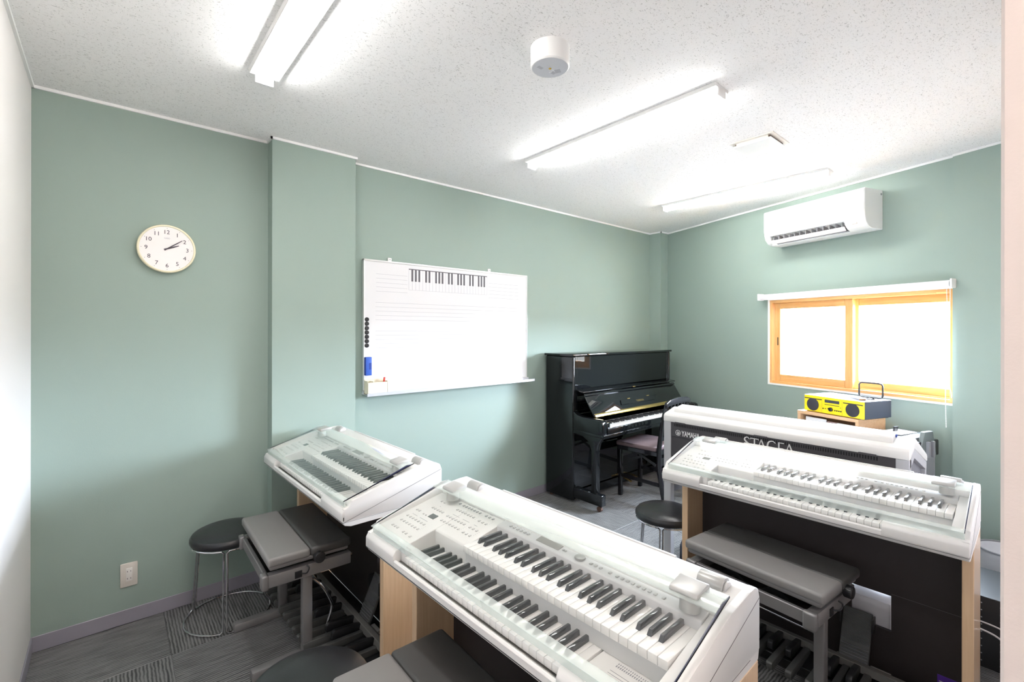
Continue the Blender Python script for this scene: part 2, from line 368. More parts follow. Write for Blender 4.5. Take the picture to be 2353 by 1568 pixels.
def sash(xl, xr, yc, label, stl=.058, railb=.062, railt=.055, depth=.034):
    z0, z1 = zb+lin-.001, zt-lin-.003
    s_ = nb(); box(s_, xl, xl+stl, yc-depth/2, yc+depth/2, z0, z1, .003, 1); box(s_, xr-stl, xr, yc-depth/2, yc+depth/2, z0, z1, .003, 1)
    o = obj('window_sash', s_, WOODW, win, label=label)
    s_ = nb(); box(s_, xl+stl, xr-stl, yc-depth/2+.002, yc+depth/2-.002, z0, z0+railb, .003, 1); box(s_, xl+stl, xr-stl, yc-depth/2+.002, yc+depth/2-.002, z1-railt, z1, .003, 1)
    obj('sash_rail', s_, WOODW2, o)
    obj('pane', box(nb(), xl+stl-.004, xr-stl+.004, yc-.003, yc+.003, z0+railb-.004, z1-railt+.004), PANE, o)
    return o
sl = sash(wX(2.005), hw-lin-.004, -.045, 'sliding wooden sash on the left')
sr = sash(-hw-.012, wX(1.96), -.095, 'fixed wooden sash on the right')
obj('finger_pull', box(nb(), hw-lin-.045, hw-lin-.033, -.030, -.0265, 1.37, 1.44), mat('pull bronze', (.20, .13, .07), .4, metal=.6), sl)
lb_ = nb(); box(lb_, wX(1.968), wX(1.950), -.064, -.050, 1.37, 1.43, .003); cyl(lb_, (wX(1.955), -.045, 1.39), .010, .02, 'y', 14); box(lb_, wX(1.960), wX(1.951), -.04, -.032, 1.36, 1.40, .002)
obj('latch', lb_, SLV, sl)
obj('frame_label', box(nb(), wX(2.60), wX(2.54), -.0035, -.003, 1.742, 1.754), mat('label gold', (.75, .62, .25), .4), win)
# roller blind
bl = thing('roller_blind', 'white roller blind rolled up above the wooden window', 'blind', wb(SM), RB)
obj('roller', cyl(nb(), (wX(1.95), .05, 1.800), .024, 1.38, 'x', 28), BLIND, bl)
obj('hem_bar', cyl(nb(), (wX(1.95), .052, 1.778), .005, 1.36, 'x', 12), BLIND, bl)
for s_ in (1.255, 2.650): obj('bracket', box(nb(), wX(s_)-.006, wX(s_)+.006, 0, .075, 1.772, 1.832, .004), TRIM, bl)
bm = nb(); nbead = 88
ch = []
for k in range(nbead):
    z = 1.80 - k*.0105
    cyl(bm, (wX(2.628)-.004*math.sin(k*.07), .072, z), .0022, .008, 'z', 6)
for k in range(70): cyl(bm, (wX(2.640)+(.008*math.sin((k-50)*.25) if k > 50 else 0), .058, 1.80-k*.0105), .0022, .008, 'z', 6)
obj('bead_chain', bm, TRIM, bl, kind='stuff')

# ================================================================== THINGS ON THE WALLS
# clock
ck = thing('wall_clock', 'round cream wall clock with black numerals on the green wall', 'clock', (.227, YA, 1.925))
lathe_case = lathe(nb(), [(0, 0), (.120, 0), (.1265, .008), (.1271, .026), (.1235, .033), (.118, .034), (.116, .028), (0, .028)], seg=72, axis='y')
obj('case', lathe_case, CREAMC, ck)
obj('face', lathe(nb(), [(0, .0285), (.1165, .0285), (.1165, .0275), (0, .0275)], seg=64, axis='y'), FACE, ck)
for n_ in range(1, 13):
    bm = nb()
    a = PI/2 - n_*PI/6; r_ = .088
    t = text_bm(str(n_), .029, .0003, 0)
    xs = [v.co.x for v in t.verts]; ys = [v.co.y for v in t.verts]; cx, cy = (min(xs)+max(xs))/2, (min(ys)+max(ys))/2
    merge(bm, t, ON_XZ @ Matrix.Translation((r_*math.cos(a)-cx, r_*math.sin(a)-cy, .029)))
    obj('numeral', bm, INK, ck)
    obj('hour_dot', cyl(nb(), (.108*math.cos(a), -.029, .108*math.sin(a)), .0014, .0008, 'y', 8), INK, ck)
def hand(ang, ln, w, tail, y):
    b = nb(); mt = Matrix.Translation((0, y, 0)) @ Matrix.Rotation(ang, 4, 'Y')
    prism(b, [(-w*.6, -tail), (w*.6, -tail), (w*.5, ln*.6), (w*.25, ln), (-w*.25, ln), (-w*.5, ln*.6)], -.0005, .0005, 'y', 0, mtx=mt); return b
obj('hour_hand', hand(R(68), .055, .0065, .014, -.0305), INK, ck); obj('minute_hand', hand(R(53), .082, .005, .014, -.032), INK, ck)
t = fit(text_bm('CASIO', .01, .0002), -.012, .012); obj('maker_name', place(t, ON_XZ @ Matrix.Translation((0, .052, .029))), LINE, ck)

# outlet
ot = thing('wall_outlet', 'beige double wall outlet plate low on the green wall', 'outlet', (.074, YA, .248))
obj('plate', box(nb(), -.035, .035, -.008, 0, -.06, .06, .004), OUTL, ot)
obj('insert', box(nb(), -.012, .013, -.0095, -.007, -.032, .034, .001), OUTL2, ot)
for z in (-.018, .018):
    for x, h_ in ((-.006, .007), (.0065, .006)): obj('slot', box(nb(), x-.0012, x+.0012, -.0098, -.009, z-h_/2, z+h_/2), INK, ot)

# whiteboard
BX0, BX1, BZ0, BZ1 = 1.301, 2.803, 1.084, 1.9835
wbd = thing('whiteboard', 'wall whiteboard printed with music staves and a keyboard strip', 'whiteboard', (2.052, YA, 0)); bxm = 2.052
obj('writing_surface', box(nb(), BX0-bxm+.004, BX1-bxm-.004, -.026, -.008, BZ0+.004, BZ1-.004), BOARD, wbd)
bm = nb(); f_ = .012
box(bm, BX0-bxm, BX1-bxm, -.032, -.006, BZ1-f_, BZ1, .002); box(bm, BX0-bxm, BX0-bxm+f_*.7, -.032, -.006, BZ0, BZ1, .002); box(bm, BX1-bxm-f_*.7, BX1-bxm, -.032, -.006, BZ0, BZ1, .002); box(bm, BX0-bxm, BX1-bxm, -.032, -.006, BZ0, BZ0+f_*.6, .002)
obj('frame', bm, mat('board frame', (.75, .75, .74), .3, metal=.3), wbd)
bm = nb(); box(bm, BX0-bxm-.004, BX1-bxm+.028, -.10, -.006, 1.060, 1.064, .001, 1); box(bm, BX0-bxm-.004, BX1-bxm+.028, -.104, -.098, 1.052, 1.074, .002, 1); box(bm, BX0-bxm-.002, BX1-bxm+.02, -.03, -.006, 1.064, 1.084)
obj('marker_tray', bm, mat('tray aluminium', (.62, .64, .68), .3, metal=.5), wbd)
for x in (1.502, 2.395):
    b = nb(); box(b, x-bxm-.014, x-bxm+.014, -.010, 0, 1.975, 2.010, .002, 1); o = obj('hanging_bracket', b, TRIM, wbd)
    obj('screw', cyl(nb(), (x-bxm, -.0115, 1.998), .0035, .003, 'y', 10), GREYP, o)
bm = nb()
def lines(x0, x1, zt, zb_):
    for k in range(5):
        z = zt + (zb_-zt)*k/4; box(bm, x0-bxm, x1-bxm, -.0264, -.026, z-.0007, z+.0007)
lines(1.392, 1.630, 1.888, 1.768); lines(2.375, 2.70, 1.888, 1.768); lines(1.387, 2.70, 1.690, 1.570); lines(1.387, 2.70, 1.492, 1.375); lines(1.387, 2.70, 1.297, 1.188)
obj('staff_lines', bm, LINE, wbd)
bm = nb(); kx0, kx1, kz0, kz1 = 1.642, 2.357, 1.790, 1.940; nwh = 25; pw = (kx1-kx0)/nwh
for k in range(nwh+1): box(bm, kx0+k*pw-.0006-bxm, kx0+k*pw+.0006-bxm, -.0264, -.026, kz0, kz1)
box(bm, kx0-bxm, kx1-bxm, -.0264, -.026, kz0-.0006, kz0+.0006)
obj('keyboard_outline', bm, LINE, wbd)
bm = nb(); box(bm, kx0-bxm, kx1-bxm, -.0266, -.026, 1.938, 1.944)
k = 0
for i in range(nwh-1):
    if i % 7 in (3, 6): continue      # starts on F
    x = kx0+(i+1)*pw-bxm; box(bm, x-.0075, x+.0075, -.0266, -.026, 1.853, 1.938)
obj('keyboard_print', bm, mat('print dark grey', (.10, .095, .11), .5), wbd)
ords = ['topmost', 'second', 'third', 'middle', 'fifth', 'sixth', 'lowest']
mg = mesh('board_magnet', lathe(nb(), [(0, 0), (.0135, 0), (.0145, .003), (.012, .005), (.013, .012), (.010, .014), (0, .014)], seg=20, axis='y'), BLACKP)
for k in range(7):
    o = link('board_magnet', mg, None, (1.324, YA-.0262, 1.571-.0297*k))
    tag(o, '%s of the seven round black magnets in a column on the whiteboard' % ords[k], 'magnet', 'black magnets on the whiteboard')
er = thing('board_eraser', 'blue board eraser stuck upright on the whiteboard above the pen box', 'eraser', (1.337, YA-.0262, 1.190))
obj('back_plate', box(nb(), -.030, .012, -.030, 0, .0, .125, .003), BLUE, er)
obj('felt_pad', box(nb(), -.032, -.012, -.028, 0, .001, .124, .002), BLUED, er)
b = nb(); box(b, .012, .0125, -.026, -.004, .03, .09); box(b, -.008, .008, -.0305, -.0298, .04, .085); obj('grip', b, BLUED, er)
pb = thing('pen_box', 'cream plastic pen box on the left end of the whiteboard tray', 'pen box', (1.381, YA-.0322, 1.0645))
b = nb(); box(b, -.076, .070, -.055, -.053, 0, .080, .002, 1); box(b, -.076, .070, -.004, 0, 0, .098, .001, 1); box(b, -.076, -.072, -.055, 0, 0, .09, .001, 1); box(b, .066, .070, -.055, 0, 0, .085, .001, 1); box(b, -.076, .07, -.055, 0, 0, .004)
obj('bin', b, CREAM, pb); obj('divider', box(nb(), -.035, -.032, -.053, -.004, .004, .085), CREAM, pb)
mkr = obj('marker_pen', cyl(nb(), (0, 0, .055), .007, .10, 'z', 14, bev=.002), RED, None, (1.424, YA-.062, 1.0695)); mkr.rotation_euler = (0, R(8), 0)
tag(mkr, 'red marker pen sticking out of the cream pen box', 'marker')

# ceiling lamps
def lamp_proto():
    t = thing('ceiling_lamp', '', 'ceiling lamp', (0, 0, H), 0, 'white fluorescent ceiling battens')
    obj('housing', prism(nb(), [(-.066, 0), (.066, 0), (.060, -.016), (-.060, -.016)], -.645, .645, 'y', .002, 1), LAMPB, t)
    pts = [(.033*math.cos(a), -.016-.032*math.sin(a)) for a in [PI*k/14 for k in range(15)]]
    obj('diffuser', prism(nb(), pts, -.638, .638, 'y'), DIFF, t)
    for s in (-1, 1): obj('end_cap', box(nb(), -.037, .037, s*.638 if s > 0 else -.646, .646 if s > 0 else -.638, -.050, -.010, .004), LAMPB, t)
    return t
l0 = lamp_proto(); l0.location = (.515, 1.635, H); l0['label'] = 'ceiling batten lamp nearest the clock wall corner, cut off by the top of the photo'
l1 = copy_tree(l0); l1.location = (2.145, 1.652, H); l1['label'] = 'middle one of the three ceiling batten lamps, beyond the round emergency light'
l2 = copy_tree(l0); l2.location = (3.825, 1.672, H); l2['label'] = 'ceiling batten lamp nearest the window wall and air conditioner'
# emergency light
em = thing('emergency_light', 'round white emergency light with small lens on the ceiling', 'emergency light', (1.335, 1.322, H))
obj('body', lathe(nb(), [(0, 0), (.078, 0), (.078, -.075), (.073, -.080), (0, -.079)], seg=56), LAMPB, em)
obj('bottom_disc', lathe(nb(), [(0, -.0805), (.071, -.0805), (.071, -.079), (0, -.079)], seg=48), mat('cool disc', (.66, .67, .71), .35), em)
obj('lens', lathe(nb(), [(.014, -.0805), (.014, -.088), (.008, -.094), (0, -.096)], seg=24), clear('lens', rough=.02), em)
obj('led', box(nb(), -.004, .004, -.004, .004, -.0845, -.0815), YLED, em)
b = nb(); box(b, .020, .045, -.035, -.012, -.0810, -.0806, mtx=Matrix.Rotation(.5, 4, 'Z')); box(b, .022, .044, .008, .024, -.0810, -.0806); box(b, -.044, -.020, .016, .030, -.0810, -.0806)
obj('rating_label', b, mat('label grey', (.50, .51, .55), .5), em)
# ceiling vent
cv = thing('ceiling_vent', 'square white ceiling air vent with a dark gap along its edge', 'vent', (2.965, 1.167, H))
obj('frame', box(nb(), -.125, .125, -.125, .125, -.006, 0, .002, 1), mat('vent cream', (.80, .76, .70), .4), cv)
obj('throat', box(nb(), -.098, .098, -.098, .098, -.018, -.006), mat('vent dark', (.16, .11, .08), .7), cv)
obj('cover_plate', box(nb(), -.108, .108, -.108, .108, -.028, -.019, .003, 1), TRIM, cv)
b = nb()
for x in (-.104, .100): box(b, x, x+.004, -.09, .09, -.020, -.006)
obj('spacer', b, mat('vent cream 2', (.80, .76, .70), .4), cv)

# air conditioner
AS0, AS1 = 1.426, 2.226; ac = thing('air_conditioner', 'white wall air conditioner above the window', 'air conditioner', wb((AS0+AS1)/2), RB); ah = .40
zt, zb_ = 2.515, 2.231
full = [(0, zb_), (.13, zb_), (.165, zb_+.014), (.195, zb_+.045), (.208, zb_+.085), (.211, zb_+.13), (.211, zt-.008), (.205, zt), (0, zt)]
notch = [(0, zb_), (.105, zb_), (.112, zb_+.004), (.105, zb_+.055), (.165, zb_+.070), (.203, zb_+.072), (.207, zb_+.084), (.210, zb_+.13), (.211, zt-.008), (.205, zt), (0, zt)]
b = nb(); prism(b, full, -ah, -ah+.145, 'x', .003, 1); prism(b, notch, -ah+.145, ah-.045, 'x'); prism(b, full, ah-.045, ah, 'x', .003, 1)
obj('case', b, ACW, ac)
obj('front_panel', prism(nb(), [(.2105, zb_+.10), (.2145, zb_+.13), (.2145, zt-.012), (.211, zt-.006), (.21, zt-.02), (.2085, zb_+.12)], -ah+.003, ah-.003, 'x'), ACW, ac)
obj('outlet_throat', box(nb(), -ah+.146, ah-.046, .100, .112, zb_+.012, zb_+.075), ACD, ac)
fx = nb(); prism(fx, [(.166, zb_+.010), (.170, zb_+.006), (.192, zb_+.030), (.190, zb_+.035)], -ah+.15, ah-.05, 'x'); obj('flap', fx, ACW, ac)
for q in (.128, .142): obj('louver_slat', box(nb(), -ah+.15, ah-.05, q, q+.006, zb_+.004, zb_+.007), GREYP, ac)
for k in range(13):
    x = -ah+.17+k*.0465; obj('vane', box(nb(), x-.0015, x+.0015, .115, .185, zb_+.035, zb_+.073), mat('vane', (.35, .34, .35), .5) if k == 0 else bpy.data.materials['vane'], ac)
b = nb(); box(b, -ah+.06, -ah+.095, .1895, .1995, zb_+.040, zb_+.050); obj('display', b, mat('beige window', (.62, .56, .50), .4), ac)
obj('screw_cover', cyl(nb(), (-ah-.0005, .02, zt-.03), .008, .002, 'x', 14), GREYP, ac)
obj('drain_stub', cyl(nb(), (ah-.06, .15, zb_+.002), .02, .012, 'z', 20, bev=.002), ACW, ac)

# ================================================================== ELECTRONIC ORGANS
def organ():
    t = thing('electronic_organ', '', 'electronic organ', (0, 0, 0), 0, 'white two-manual organs on wooden legs')
    XL, XR = -.03, 1.10
    # lower case
    obj('lower_case', prism(nb(), [(-.004, .738), (.004, .724), (.030, .716), (.448, .716), (.455, .74), (.455, .80), (.26, .80), (.26, .752), (.012, .752), (.0, .762), (-.005, .758)], XL, XR, 'x', .002, 1), ORG, t)
    obj('seam', box(nb(), XL-.0004, XR+.0004, -.0052, .4, .7365, .7375), SEAM, t)
    bev = .007
    for x0, x1 in ((XL, .168), (.866, XR)):
        obj('nose_block', prism(nb(), [(-.008, .740), (-.007, .774), (.002, .789), (.016, .793), (.045, .795), (.045, .740)], x0, x1, 'x', .004, 2), ORG, t)
    obj('key_slip', prism(nb(), [(-.006, .739), (-.006, .758), (.002, .761), (.008, .756), (.008, .739)], .168, .866, 'x', .0015, 1), ORG, t)
    obj('key_bed', box(nb(), .168, .93, .006, .26, .745, .752), GAP, t)
    pz = lambda y: .802+.2*y
    obj('left_panel', prism(nb(), [(.022, .745), (.022, .796), (.030, pz(.030)), (.30, pz(.30)), (.30, .745)], XL+.004, .1935, 'x', .0015, 1), ORG, t)
    obj('upper_left_panel', prism(nb(), [(.134, .770), (.134, pz(.134)-.004), (.140, pz(.140)), (.30, pz(.30)), (.30, .770)], .194, .3625, 'x', .0012, 1), ORG, t)
    obj('upper_fascia', prism(nb(), [(.134, .772), (.134, .812), (.138, .816), (.262, .816), (.262, .772)], .363, 1.05, 'x', .001, 1), ORGS, t)
    obj('right_panel', prism(nb(), [(.022, .745), (.022, .798), (.030, pz(.030)), (.30, pz(.30)), (.30, .745)], 1.0505, XR-.004, 'x', .0015, 1), ORG, t)
    obj('right_flat', box(nb(), .883, 1.050, .020, .140, .745, .772, .002, 1), ORG, t)
    obj('rear_strip', prism(nb(), [(.262, .80), (.262, .857), (.266, .861), (.300, pz(.3)+.004), (.300, .80)], .363, 1.05, 'x', .001, 1), ORGS, t)
    obj('rear_case', prism(nb(), [(.300, .80), (.300, pz(.3)+.004), (.345, .884), (.40, .893), (.430, .893), (.446, .884), (.454, .862), (.455, .80)], XL, XR, 'x', .004, 2), ORG, t)
    for x0, x1 in ((XL-.001, XL+.020), (XR-.020, XR+.001)):
        obj('side_cap', prism(nb(), [(.0, .738), (.0, .790), (.018, .794), (.034, .818), (.27, .880), (.30, .886), (.40, .894), (.430, .894), (.447, .885), (.456, .862), (.456, .738)], x0, x1, 'x', .004, 2), ORG, t)
    for xs in (XL-.0014, XR+.001): prm = obj('side_seam', prism(nb(), [(-.002, .7365), (-.002, .738), (.450, .863), (.450, .8615)], xs, xs+.0004, 'x'), SEAM, t)
    # keys
    pit = .02357
    wk_l = mesh('white_key', box(nb(), .0004, pit-.0004, 0, .125, -.019, 0, .0012, 2), KW)
    wk_u = mesh('white_key', box(nb(), .0004, pit-.0004, 0, .140, -.020, 0, .0016, 2), KW)
    bkm = nb(); tt = nb(); v = [tt.verts.new(p) for p in ((-.0058, -.004, -.001), (.0058, -.004, -.001), (.0058, .090, -.001), (-.0058, .090, -.001), (-.0044, .004, .0125), (.0044, .004, .0125), (.0044, .090, .0125), (-.0044, .090, .0125))]
    for f in ((0, 1, 2, 3), (4, 5, 6, 7), (0, 1, 5, 4), (1, 2, 6, 5), (2, 3, 7, 6), (3, 0, 4, 7)): tt.faces.new([v[i] for i in f])
    bmesh.ops.recalc_face_normals(tt, faces=tt.faces); bevel(tt, .0010, 2); merge(bkm, tt); bk = mesh('black_key', bkm, KB)
    bc = [.0215, .0495, .0915, .1193, .1471]
    for x0, yw, zw, m_, yb in ((.196, .018, .7735, wk_l, .060), (.365, .124, .8370, wk_u, .170)):
        for k in range(29): link('white_key', m_, t, (x0+k*pit, yw, zw))
        for oc in range(4):
            for c in bc: link('black_key', bk, t, (x0+oc*.165+c, yb, zw))
    # buttons
    bm = nb(); bd = nb(); pr = nb()
    def bt(b, x, y, w=.0075, d=.010, a=.802): z = a+.2*y; box(b, x-w/2, x+w/2, y-d/2, y+d/2, z-.001, z+.0022, .0007, 1)
    def row(n, xa, xb, y, b=bm, **kw):
        for i in range(n): bt(b, xa+(xb-xa)*(i/(n-1) if n > 1 else 0), y, **kw)
    row(3, .035, .068, .064); row(2, .111, .129, .0625); row(1, .157, .157, .061); row(7, .031, .140, .100); row(7, .025, .134, .1285)
    row(2, .020, .036, .171); row(2, .069, .084, .167, w=.006, d=.006); row(5, .061, .124, .212); row(2, .052, .071, .2575)
    row(7, .165, .263, .180); row(7, .160, .257, .2085); row(7, .156, .250, .254); row(3, .293, .328, .178); row(3, .289, .325, .2085); row(3, .285, .321, .251)
    row(7, .154, .248, .284, bd); row(1, .130, .130, .285, bd); row(3, .282, .318, .284, bd); row(1, .052, .052, .290, bd)
    row(6, .409, .489, .283, bm, a=.8075); row(3, .734, .766, .281, bm, a=.8075); row(1, .797, .797, .280, bm, a=.8075); row(8, .820, .929, .279, bm, a=.8075); row(1, .951, .951, .279, bm, a=.8075)
    row(2, .632, .640, .284, bm, w=.006, d=.007, a=.8075)
    for (xa, xb, y) in ((.028, .060, .146), (.078, .128, .146), (.166, .205, .226), (.225, .262, .226), (.160, .200, .298), (.215, .260, .298), (.288, .305, .226), (.285, .300, .298), (.075, .082, .232), (.12, .128, .190)):
        box(pr, xa, xb, y-.0008, y+.0008, .802+.2*y, .802+.2*y+.0003)
    for x, ys in ((.150, (.095, .125)), (.272, (.178, .208)), (.262, (.25, .28)), (.338, (.178, .208)), (.33, (.25, .28))):
        for k in range(5): y = ys[0]+(ys[1]-ys[0])*k/4; box(pr, x-.0008, x+.0008, y-.0008, y+.0008, .802+.2*y, .802+.2*y+.0003)
    for x in (.412, .428, .444, .460, .476, .492): box(pr, x-.001, x+.001, .2935, .2955, .866, .8664)
    obj('button_bank', bm, BTN, t, kind='stuff'); obj('dark_button_bank', bd, BTND, t, kind='stuff'); obj('panel_print', pr, PRINT, t, kind='stuff')
    sl_ = Matrix.Rotation(math.atan(.2), 4, 'X')
    def slab(b, x0, x1, y0, y1, a, h): prism(b, [(y0, a+.2*y0-.002), (y0, a+.2*y0+h), (y1, a+.2*y1+h), (y1, a+.2*y1-.002)], x0, x1, 'x')
    b = nb(); slab(b, .098, .133, .165, .188, .802, .0008); obj('small_display', b, LCD, t)
    b = nb(); slab(b, .530, .620, .274, .298, .8075, .0008); obj('main_display', b, LCD2, t)
    obj('data_dial', cyl(nb(), (.694, .283, .8665), .0155, .005, 'z', 28, bev=.0012), SLV, t)
    b = nb(); slab(b, .90, .98, .035, .036, .7655, .0003)
    for k in range(6): box(b, .93, 1.04, .05+k*.009, .0512+k*.009, .772, .7723)
    for k in range(22): box(b, .932+k*.005, .9345+k*.005, .112, .118, .772, .7723); box(b, .932+k*.005, .934+k*.005, .1215, .126, .772, .7723)
    obj('caution_print', b, PRINT, t)
    # folded acrylic cover
    gz = lambda y: .8175+.325*y
    cv_ = thing_part = obj('music_rest', prism(nb(), [(.021, gz(.021)-.002), (.021, gz(.021)+.001), (.252, gz(.252)+.001), (.252, gz(.252)-.002)], 0, 1.086, 'x'), GLASS, t, label='clear folded acrylic cover')
    obj('front_band', prism(nb(), [(0, gz(0)-.002), (0, gz(0)+.0012), (.021, gz(.021)+.0012), (.021, gz(.021)-.0022), (.012, gz(.012)-.003), (.010, .794), (.007, .794), (.007, gz(.007)-.003)], -.001, 1.087, 'x'), BAND, cv_)
    obj('back_band', prism(nb(), [(.252, gz(.252)-.002), (.252, gz(.252)+.001), (.283, gz(.283)+.001), (.320, gz(.283)+.001), (.320, gz(.283)-.002), (.283, gz(.283)-.002)], -.0, 1.086, 'x'), BAND, cv_)
    for x in (-.0015, 1.086): obj('cover_edge', prism(nb(), [(.004, gz(.004)-.003), (.004, gz(.004)+.0012), (.318, gz(.283)+.0012), (.318, gz(.283)-.002), (.283, gz(.283)-.002)], x, x+.0022, 'x'), mat('edge blue black', (.02, .022, .06), .3) if 'edge blue black' not in bpy.data.materials else bpy.data.materials['edge blue black'], cv_, label='dark cut edge')
    for x in (.085, 1.008):
        c_ = obj('cover_clip', prism(nb(), [(.262, .898), (.258, .906), (.262, .913), (.312, .921), (.322, .916), (.322, .898)], x-.034, x+.034, 'x', .0025, 2), SLV, t)
        obj('clip_stem', cyl(nb(), (x+.01, .275, .884), .024, .028, 'z', 24, r2=.022), SLV, c_)
        h_ = nb(); cyl(h_, (x+.012, .385, .888), .024, .062, 'x', 28, bev=.002); o_ = obj('hinge_knob', h_, SLV, t)
        obj('hinge_cap', cyl(nb(), (x+.046, .385, .888), .017, .006, 'x', 24, bev=.001), ORGS, o_)
    obj('rear_ridge', box(nb(), .20, .90, .427, .436, .890, .896, .002), ORGS, t)
    # stand
    for x0, x1 in ((-.014, .018), (1.068, 1.100)):
        obj('side_leg', box(nb(), x0, x1, .168, .448, 0, .716, .002, 1), WOODO, t)
    b = nb(); y0, y1 = .335, .350
    box(b, .018, .70, y0, y1, .04, .716); box(b, .84, 1.068, y0, y1, .04, .716); box(b, .70, .84, y0, y1, .376, .716); box(b, .70, .84, y0, y1, .04, .225)
    obj('kick_panel', b, DARKP, t)
    obj('panel_seam', box(nb(), .84, 1.068, y0-.0006, y0, .384, .3855), SEAM, t)
    obj('top_brace', box(nb(), .018, 1.068, .30, .335, .66, .716), DARKP, t)
    # expression pedal
    ep = obj('expression_pedal', prism(nb(), [(.245, .070), (.255, .062), (.345, .262), (.335, .270)], .672, .778, 'x', .002, 1), PEDN, t, label='ribbed tilted expression pedal')
    b = nb()
    for k in range(34):
        f = k/33; sp = .10+.88*f if k > 8 else .02+.10*k/3.2
    for k in range(6): f = .04+.055*k; y, z = .245+.090*f, .072+.198*f; box(b, .676, .774, y-.003, y+.001, z-.001, z+.0025)
    for k in range(30): f = .40+.0195*k; y, z = .245+.090*f, .072+.198*f; box(b, .676, .774, y-.0022, y+.001, z-.0006, z+.0006)
    obj('tread_ribs', b, mat('tread grey', (.17, .17, .18), .4) if 'tread grey' not in bpy.data.materials else bpy.data.materials['tread grey'], ep)
    for xb in (.664, .779): obj('pedal_bracket', box(nb(), xb, xb+.007, .30, .345, .20, .262, .003), PEDS, ep)
    b = nb(); prism(b, [(.352, .215), (.352, .330), (.44, .345), (.47, .26), (.44, .20), (.38, .19)], .66, .836, 'x', .006); obj('pedal_housing', b, mat('housing silver', (.62, .62, .66), .35, metal=.2) if 'housing silver' not in bpy.data.materials else bpy.data.materials['housing silver'], t)
    # pedalboard
    nat = mesh('natural_pedal', prism(nb(), [(-.028, .058), (-.030, .076), (-.022, .083), (.225, .070), (.225, .045), (-.020, .045)], -.0125, .0125, 'x', .003, 2), PEDN)
    shp = mesh('sharp_pedal', prism(nb(), [(.085, .070), (.088, .096), (.100, .106), (.17, .099), (.225, .090), (.225, .060), (.10, .060)], -.0115, .0115, 'x', .004, 2), PEDS)
    for k in range(12): link('natural_pedal', nat, t, (.121+k*.0735, 0, 0))
    for k in range(11):
        if k % 7 in (2, 6): continue
        link('sharp_pedal', shp, t, (.121+(k+.5)*.0735, 0, 0))
    obj('pedal_frame_bar', prism(nb(), [(.215, .062), (.222, .092), (.250, .092), (.258, .062)], .06, 1.05, 'x', .003, 1), BARG, t)
    obj('pedal_base', box(nb(), .06, 1.05, .10, .33, .004, .045, .003, 1), PEDS, t)
    for x in (.66, .78): obj('base_clip', box(nb(), x, x+.07, .262, .282, .060, .078, .003), SLV, t)
    return t
org2 = organ()
org2.location = (.6873, 1.546, 0); org2.rotation_euler = (0, 0, -1.542); org2['label'] = 'large white two-manual organ in the foreground, centre of the photo'
org1 = copy_tree(org2); org1.location = (.6753, 2.924, 0); org1.rotation_euler = (0, 0, -1.551); org1['label'] = 'white two-manual organ standing beside the green wall under the pillar'
org3 = copy_tree(org2); org3.location = (2.154, 1.286, 0); org3.rotation_euler = (0, 0, -1.553); org3['label'] = 'white two-manual organ on the right, its cover mirroring the window'
obj('purple_sticker', box(nb(), .985, 1.045, .334, .3349, .075, .128), PURP, org3, label='purple price sticker')
b = nb()
for k in range(5): box(b, .990, 1.035, .3332, .3339, .118-.008*k-.016, .121-.008*k-.016)
obj('sticker_text', b, PAPER, org3)

# organ seen from behind
o4 = thing('stage_organ', 'white organ seen from behind, dark back panel with silver lettering', 'electronic organ', (2.72, 1.0415, 0))
W2 = .6145
prof = [(0, .916), (.0, .948), (.008, .960), (.115, .990), (.145, .992), (.165, .984), (.43, .872), (.445, .862), (.445, .830), (.43, .826), (.15, .945), (.13, .955), (.10, .950)]
o4b = obj('top_cover', prism(nb(), [(0, .914), (0, .950), (.010, .962), (.125, .993), (.150, .990), (.435, .870), (.447, .858), (.447, .835), (.43, .835), (.12, .95), (.1, .94), (.02, .914)], -W2, W2, 'y', .003, 2), ORG, o4)
obj('music_shelf', prism(nb(), [(.045, .968), (.055, .992), (.075, 1.000), (.150, 1.012), (.165, 1.004), (.170, .985), (.10, .975)], -W2+.07, W2-.045, 'y', .004, 2), ORG, o4)
obj('shelf_end_cap', cyl(nb(), (.125, -W2+.068, .994), .011, .006, 'y', 16), BLUED, o4)
for s in (-1, 1):
    y0, y1 = (W2-.05, W2-.001) if s > 0 else (-W2+.001, -W2+.05)
    b = nb(); box(b, .002, .045, y0, y1, 0, .914, .002, 1); prism(b, [(.02, .87), (.02, .914), (.12, .95), (.43, .832), (.43, .79), (.12, .905)], y0, y1, 'y', .001, 1); box(b, .40, .43, y0, y1, .0, .80, .002, 1)
    ob_ = obj('side_frame', b, ALU, o4)
    obj('side_infill', prism(nb(), [(.045, .45), (.045, .885), (.12, .912), (.40, .80), (.40, .45)], min(y0, y1)+.018, max(y0, y1)-.004 if s > 0 else max(y0, y1), 'y'), mat('infill grey', (.16, .16, .18), .5) if 'infill grey' not in bpy.data.materials else bpy.data.materials['infill grey'], o4)
obj('back_panel', box(nb(), .006, .03, -W2+.05, W2-.05, .824, .917), MGREY, o4)
obj('lower_back_panel', box(nb(), .009, .03, -W2+.05, W2-.05, .70, .822), MGREY, o4)
b = nb()
for z in range(1): box(b, .012, .03, -W2+.05, W2-.05, .60, .70)
obj('amplifier_box', b, BLACKP, o4)
for k in range(10):
    y = W2-.075-k*.03; obj('vertical_rib', box(nb(), .004, .012, y-.003, y+.003, .615, .695), ALU if k % 3 == 0 else BLACKP, o4)
obj('key_case', prism(nb(), [(.03, .70), (.03, .91), (.12, .94), (.40, .81), (.56, .79), (.57, .70)], -W2+.05, W2-.05, 'y'), ORG, o4)
b = nb()
for k in range(96): y = W2-.075-k*.0109; box(b, .0052, .0062, y-.0028, y+.0028, .889, .906)
